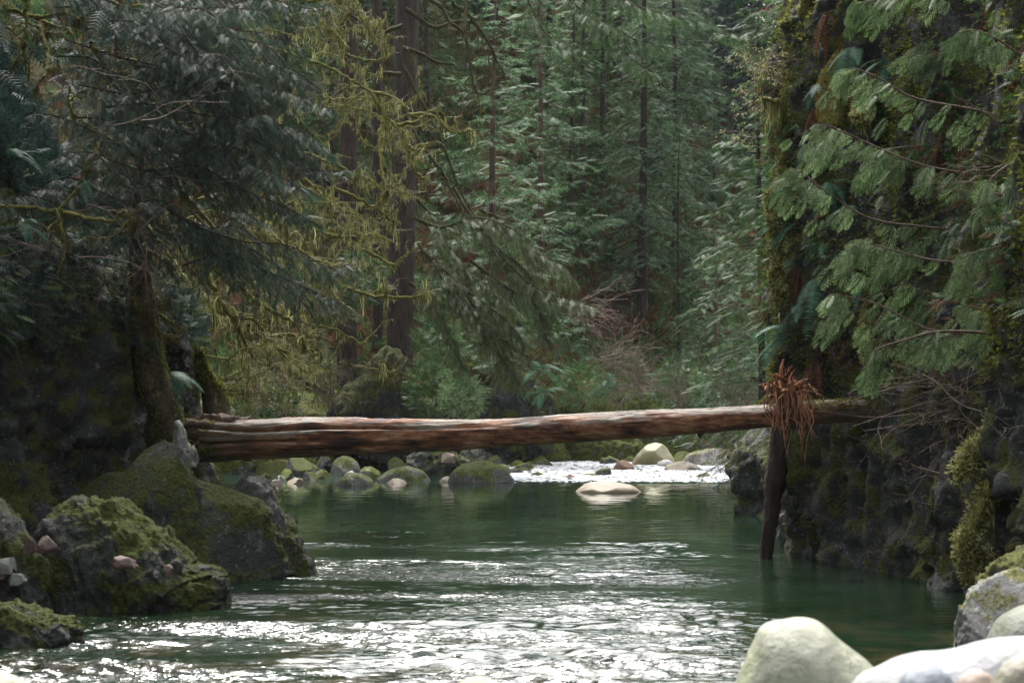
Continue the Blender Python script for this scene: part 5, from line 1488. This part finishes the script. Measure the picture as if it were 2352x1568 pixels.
# mossy limbs on the right cliff shoulder
mossy('mossy branch with hanging moss sticking out left of the right cliff', [[(1830, 265), (1800, 270), (1785, 268), (1770, 285)], [(1820, 235), (1780, 232), (1750, 225)], [(1815, 270), (1800, 300), (1795, 380), (1792, 440)], [(1840, 180), (1800, 170), (1770, 160), (1745, 190)]], 29.3, .045, group='mossy limbs on the right cliff', strands=12, hang=.06, Ls=.3)
mossy('thick mossy column at the left edge of the right cliff', [[(1800, 280), (1795, 340), (1800, 400), (1795, 430), (1775, 460), (1772, 500), (1782, 560), (1790, 640), (1795, 700)]], 29.0, .11, group='mossy limbs on the right cliff', strands=10, hang=.04, Ls=.12, twigs=0)
mossy('long moss-wrapped stem down the edge of the right cliff above the roots', [[(1852, -20), (1846, 60), (1850, 120)], [(1790, 700), (1785, 780), (1783, 850), (1790, 900), (1740, 935)]], 29.0, .085, group='mossy limbs on the right cliff', strands=10, hang=.03, Ls=.12, twigs=0)
mossy('mossy ridge stem in the middle of the cedar branches', [[(2010, 180), (1990, 230), (1985, 280)], [(1990, 560), (1985, 620), (1990, 680)], [(1995, 700), (1985, 760), (1990, 830)]], 27.0, .09, group='mossy limbs on the right cliff', strands=10, hang=.03, Ls=.12, twigs=0)
mossy('moss-hung root buttress at the right frame edge above the water', [[(2352, 880), (2320, 920), (2290, 980), (2300, 1030), (2270, 1120), (2240, 1200), (2225, 1280), (2235, 1330)], [(2290, 980), (2250, 1030), (2200, 1090)], [(2300, 1060), (2290, 1150), (2280, 1240)]], 22.5, .16, group='mossy limbs on the right cliff', strands=14, hang=.05, Ls=.15, twigs=0)


# ---- ground cover of the slopes
def cover(label, n, yr, xr, mat, size, tpl, thr, freq, seed, name='undergrowth', upv=.8, hang=0.0):
    x = rng.uniform(*xr, n); y = yr[0] + (yr[1] - yr[0]) * rng.random(n) ** 1.3
    z = ground_height(x, y)
    p = np.stack([x, y, z], 1)
    k = (z > .25) & (fbm(p * freq + seed, 3) > thr) & (np.abs((x * F0 / y)) < 1400)
    p = p[k]; N = len(p)
    hh = .55 * fbm(p * [.22, .22, .1], 3) + 0
    p[:, 2] += hh + rng.uniform(0, .5, N)
    X = nrm(rng.normal(size=(N, 3)) * .8 + [0, -.3, upv]); Z = nrm(rng.normal(size=(N, 3)) + [0, -.6, .6])
    o = mk(name, [inst(tpl[0], tpl[1], p, X, Z, size * rng.uniform(.5, 1.4, N) * (.7 + p[:, 1] / 150))], M[mat])
    tag(o, label, kind='stuff')


cover('russet dead bracken and ferns covering the far slope', 60000, (56, 110), (-20, 26), 'fern_dead', .45, FAR, .12, .35, 3)
cover('brown brush covering the far slope', 60000, (54, 105), (-22, 26), 'brush', .42, FAR, -.05, .3, 11)
cover('green undergrowth on the far slopes', 70000, (54, 110), (-24, 26), 'brush_green', .36, FAR, -.15, .3, 23)
cover('dark green ferns and salal on the far slopes', 40000, (56, 115), (-24, 28), 'hem_green', .5, FAR, .0, .25, 31)
cover('leafy growth on top of the left bank', 30000, (24, 56), (-16, -4), 'hem_olive', .22, HEM, -.1, .5, 37)
cover('dense dark growth hanging over the left cliff', 90000, (24, 40), (-13, -5), 'far_dark', .3, HEM, -.4, .5, 57, hang=1)
cover('leafy growth on top of the right bank', 20000, (24, 56), (3, 14), 'brush_green', .22, HEM, -.1, .5, 41)
scatter_moss(FC, 60000, .11, .0, .7, 'green moss on the rock wall behind the log', M['moss_fuzz'], 40, 1 if grid_normals(FC)[:, :, 1].mean() < 0 else -1)


def growth(G, flip, n, fs, zmin, ymin, label, mat, tpl=HEM, thr=-9):
    Nn = grid_normals(G).reshape(-1, 3) * flip; Q = G.reshape(-1, 3)
    gi = rng.integers(0, len(Q), n); q, nn = Q[gi], Nn[gi]
    k = (q[:, 2] > zmin + .4 * perlin(q * 1.3)) & (q[:, 1] > ymin) & (fbm(q * .8 + 70, 2) > thr)
    q, nn = q[k], nn[k]; N = len(q)
    X = nrm(nn * .9 + rng.normal(size=(N, 3)) * .6 - [0, 0, .35]); Z = nrm(nn + UP + rng.normal(size=(N, 3)) * .6)
    o = mk('undergrowth', [inst(tpl[0], tpl[1], q + nn * rng.uniform(0, .25, (N, 1)), X, Z, fs * rng.uniform(.5, 1.3, N))], M[mat])
    tag(o, label, kind='stuff')


growth(LC, lflip, 60000, .26, 3.3, 20, 'dark leafy growth hanging over the rim of the left cliff', 'far_dark')
growth(LC, lflip, 30000, .22, 3.1, 20, 'mossy brush on the rim of the left cliff', 'brush_green')
growth(RC, rflip, 90000, .20, 3.4, 21, 'ferns and leafy growth clinging to the upper right cliff', 'hem_green', HEM, .12)
growth(RC, rflip, 60000, .18, 3.0, 21, 'brown dead growth clinging to the upper right cliff', 'fern_dead', HEM, .25)
growth(FC, 1, 30000, .26, .9, 40, 'mossy growth over the rock wall beyond the rapids', 'brush_green', HEM, -.05)


# ---- tall trees crowding both rims, added to shade the gorge, some out of view
rims = [(-10.5, 27, 'dark hemlock just inland of the shaded left cliff'), (-8.6, 28.5, 'dark hemlock on the left bank directly above the shaded cliff'), (-9.5, 24.5, 'dark hemlock at the left frame edge above the cliff'), (-12, 20, 'unseen dark hemlock nearest the camera on the left bank, added for shade'), (11.5, 19, 'unseen dark hemlock nearest the camera on the right bank, added for shade'), (-12, 24, 'dense dark hemlock at the top left of the near bank'), (-10, 33, 'dense dark hemlock behind the left hemlock boughs'), (-13, 41, 'dark hemlock farther back on the left bank'), (-9.5, 46, 'dark hemlock filling the upper left behind the mossy branches'),
        (11, 25, 'dark hemlock behind the right cedar branches'), (9.2, 32, 'dark hemlock on top of the right cliff'), (10.5, 40, 'dark hemlock behind the right cliff top')]
first = None
for k, (x, y, lab) in enumerate(rims):
    b = (x, y, gh(x, y) - .3)
    if first is None:
        first = conifer('hemlock', b, 17, 3.6, .13, lab, M['far_dark'], M['bark'], nb=90, c0=.04, fs=.5, tpl=HEM, ntw=11, up=.1, dn=.5, group='dark hemlocks on the gorge rims', spr=.3)
    else:
        copy_thing(first, b, rng.uniform(0, 6), (1, 1, 1.1), lab, 'dark hemlocks on the gorge rims')


# ================================================================== LIGHT, AIR, CAMERA
w = bpy.data.worlds.new('World'); scene.world = w; w.use_nodes = True
nt = w.node_tree
bg = nt.nodes['Background']
sky = nt.nodes.new('ShaderNodeTexSky'); sky.sky_type = 'NISHITA'; sky.sun_disc = False
SE, SR = math.radians(58), math.radians(-12)
sky.sun_elevation = SE; sky.sun_rotation = SR
sky.air_density = 1.0; sky.dust_density = 4.0; sky.ozone_density = 1.0
hs = nt.nodes.new('ShaderNodeHueSaturation'); hs.inputs['Saturation'].default_value = .2
nt.links.new(sky.outputs[0], hs.inputs['Color']); nt.links.new(hs.outputs[0], bg.inputs[0])
bg.inputs[1].default_value = .15
sd = bpy.data.lights.new('sun', 'SUN'); sd.energy = 1.5; sd.angle = math.radians(14); sd.color = (1, .96, .9)
so = bpy.data.objects.new('sun', sd); COL.objects.link(so)
# direction to the sun: Nishita rotation is measured from +Y, clockwise seen from above
dirv = Vector((math.sin(SR) * math.cos(SE), math.cos(SR) * math.cos(SE), math.sin(SE)))
so.rotation_euler = dirv.to_track_quat('Z', 'Y').to_euler()
so.location = (0, 0, 60)

HAZE = True
if HAZE:
    m, nt = newmat('haze_air')
    pv = node(nt, 'ShaderNodeVolumePrincipled'); pv.inputs['Density'].default_value = .00012
    pv.inputs['Color'].default_value = (.82, .90, .95, 1); pv.inputs['Anisotropy'].default_value = 0.0
    out = node(nt, 'ShaderNodeOutputMaterial'); nt.links.new(pv.outputs[0], out.inputs[1])
    a = np.array([(x, y, z) for x in (-95, 95) for y in (-40, 235) for z in (-4, 125)], float)
    fq = np.array([(0, 1, 3, 2), (4, 6, 7, 5), (0, 4, 5, 1), (2, 3, 7, 6), (0, 2, 6, 4), (1, 5, 7, 3)])
    tag(mk('haze', [(a, fq)], m), 'thin pale air over the canyon', kind='stuff')

cd = bpy.data.cameras.new('camera'); cam = bpy.data.objects.new('camera', cd); COL.objects.link(cam)
cam.location = (0, 0, CAMH); cam.rotation_euler = (math.radians(90), 0, 0)
cd.sensor_width = 36; cd.lens = 36 * F0 / 2352; cd.shift_y = (HY - 784) / 2352
cd.clip_start = .1; cd.clip_end = 1000
cd.dof.use_dof = True; cd.dof.focus_distance = 40; cd.dof.aperture_fstop = 3.2
scene.camera = cam
scene.view_settings.view_transform = 'Standard'; scene.view_settings.look = 'None'
scene.view_settings.exposure = 2.0; scene.view_settings.gamma = 1
scene.cycles.max_bounces = 5; scene.cycles.diffuse_bounces = 3; scene.cycles.glossy_bounces = 3
scene.cycles.transmission_bounces = 3; scene.cycles.volume_bounces = 0
scene.cycles.use_denoising = True
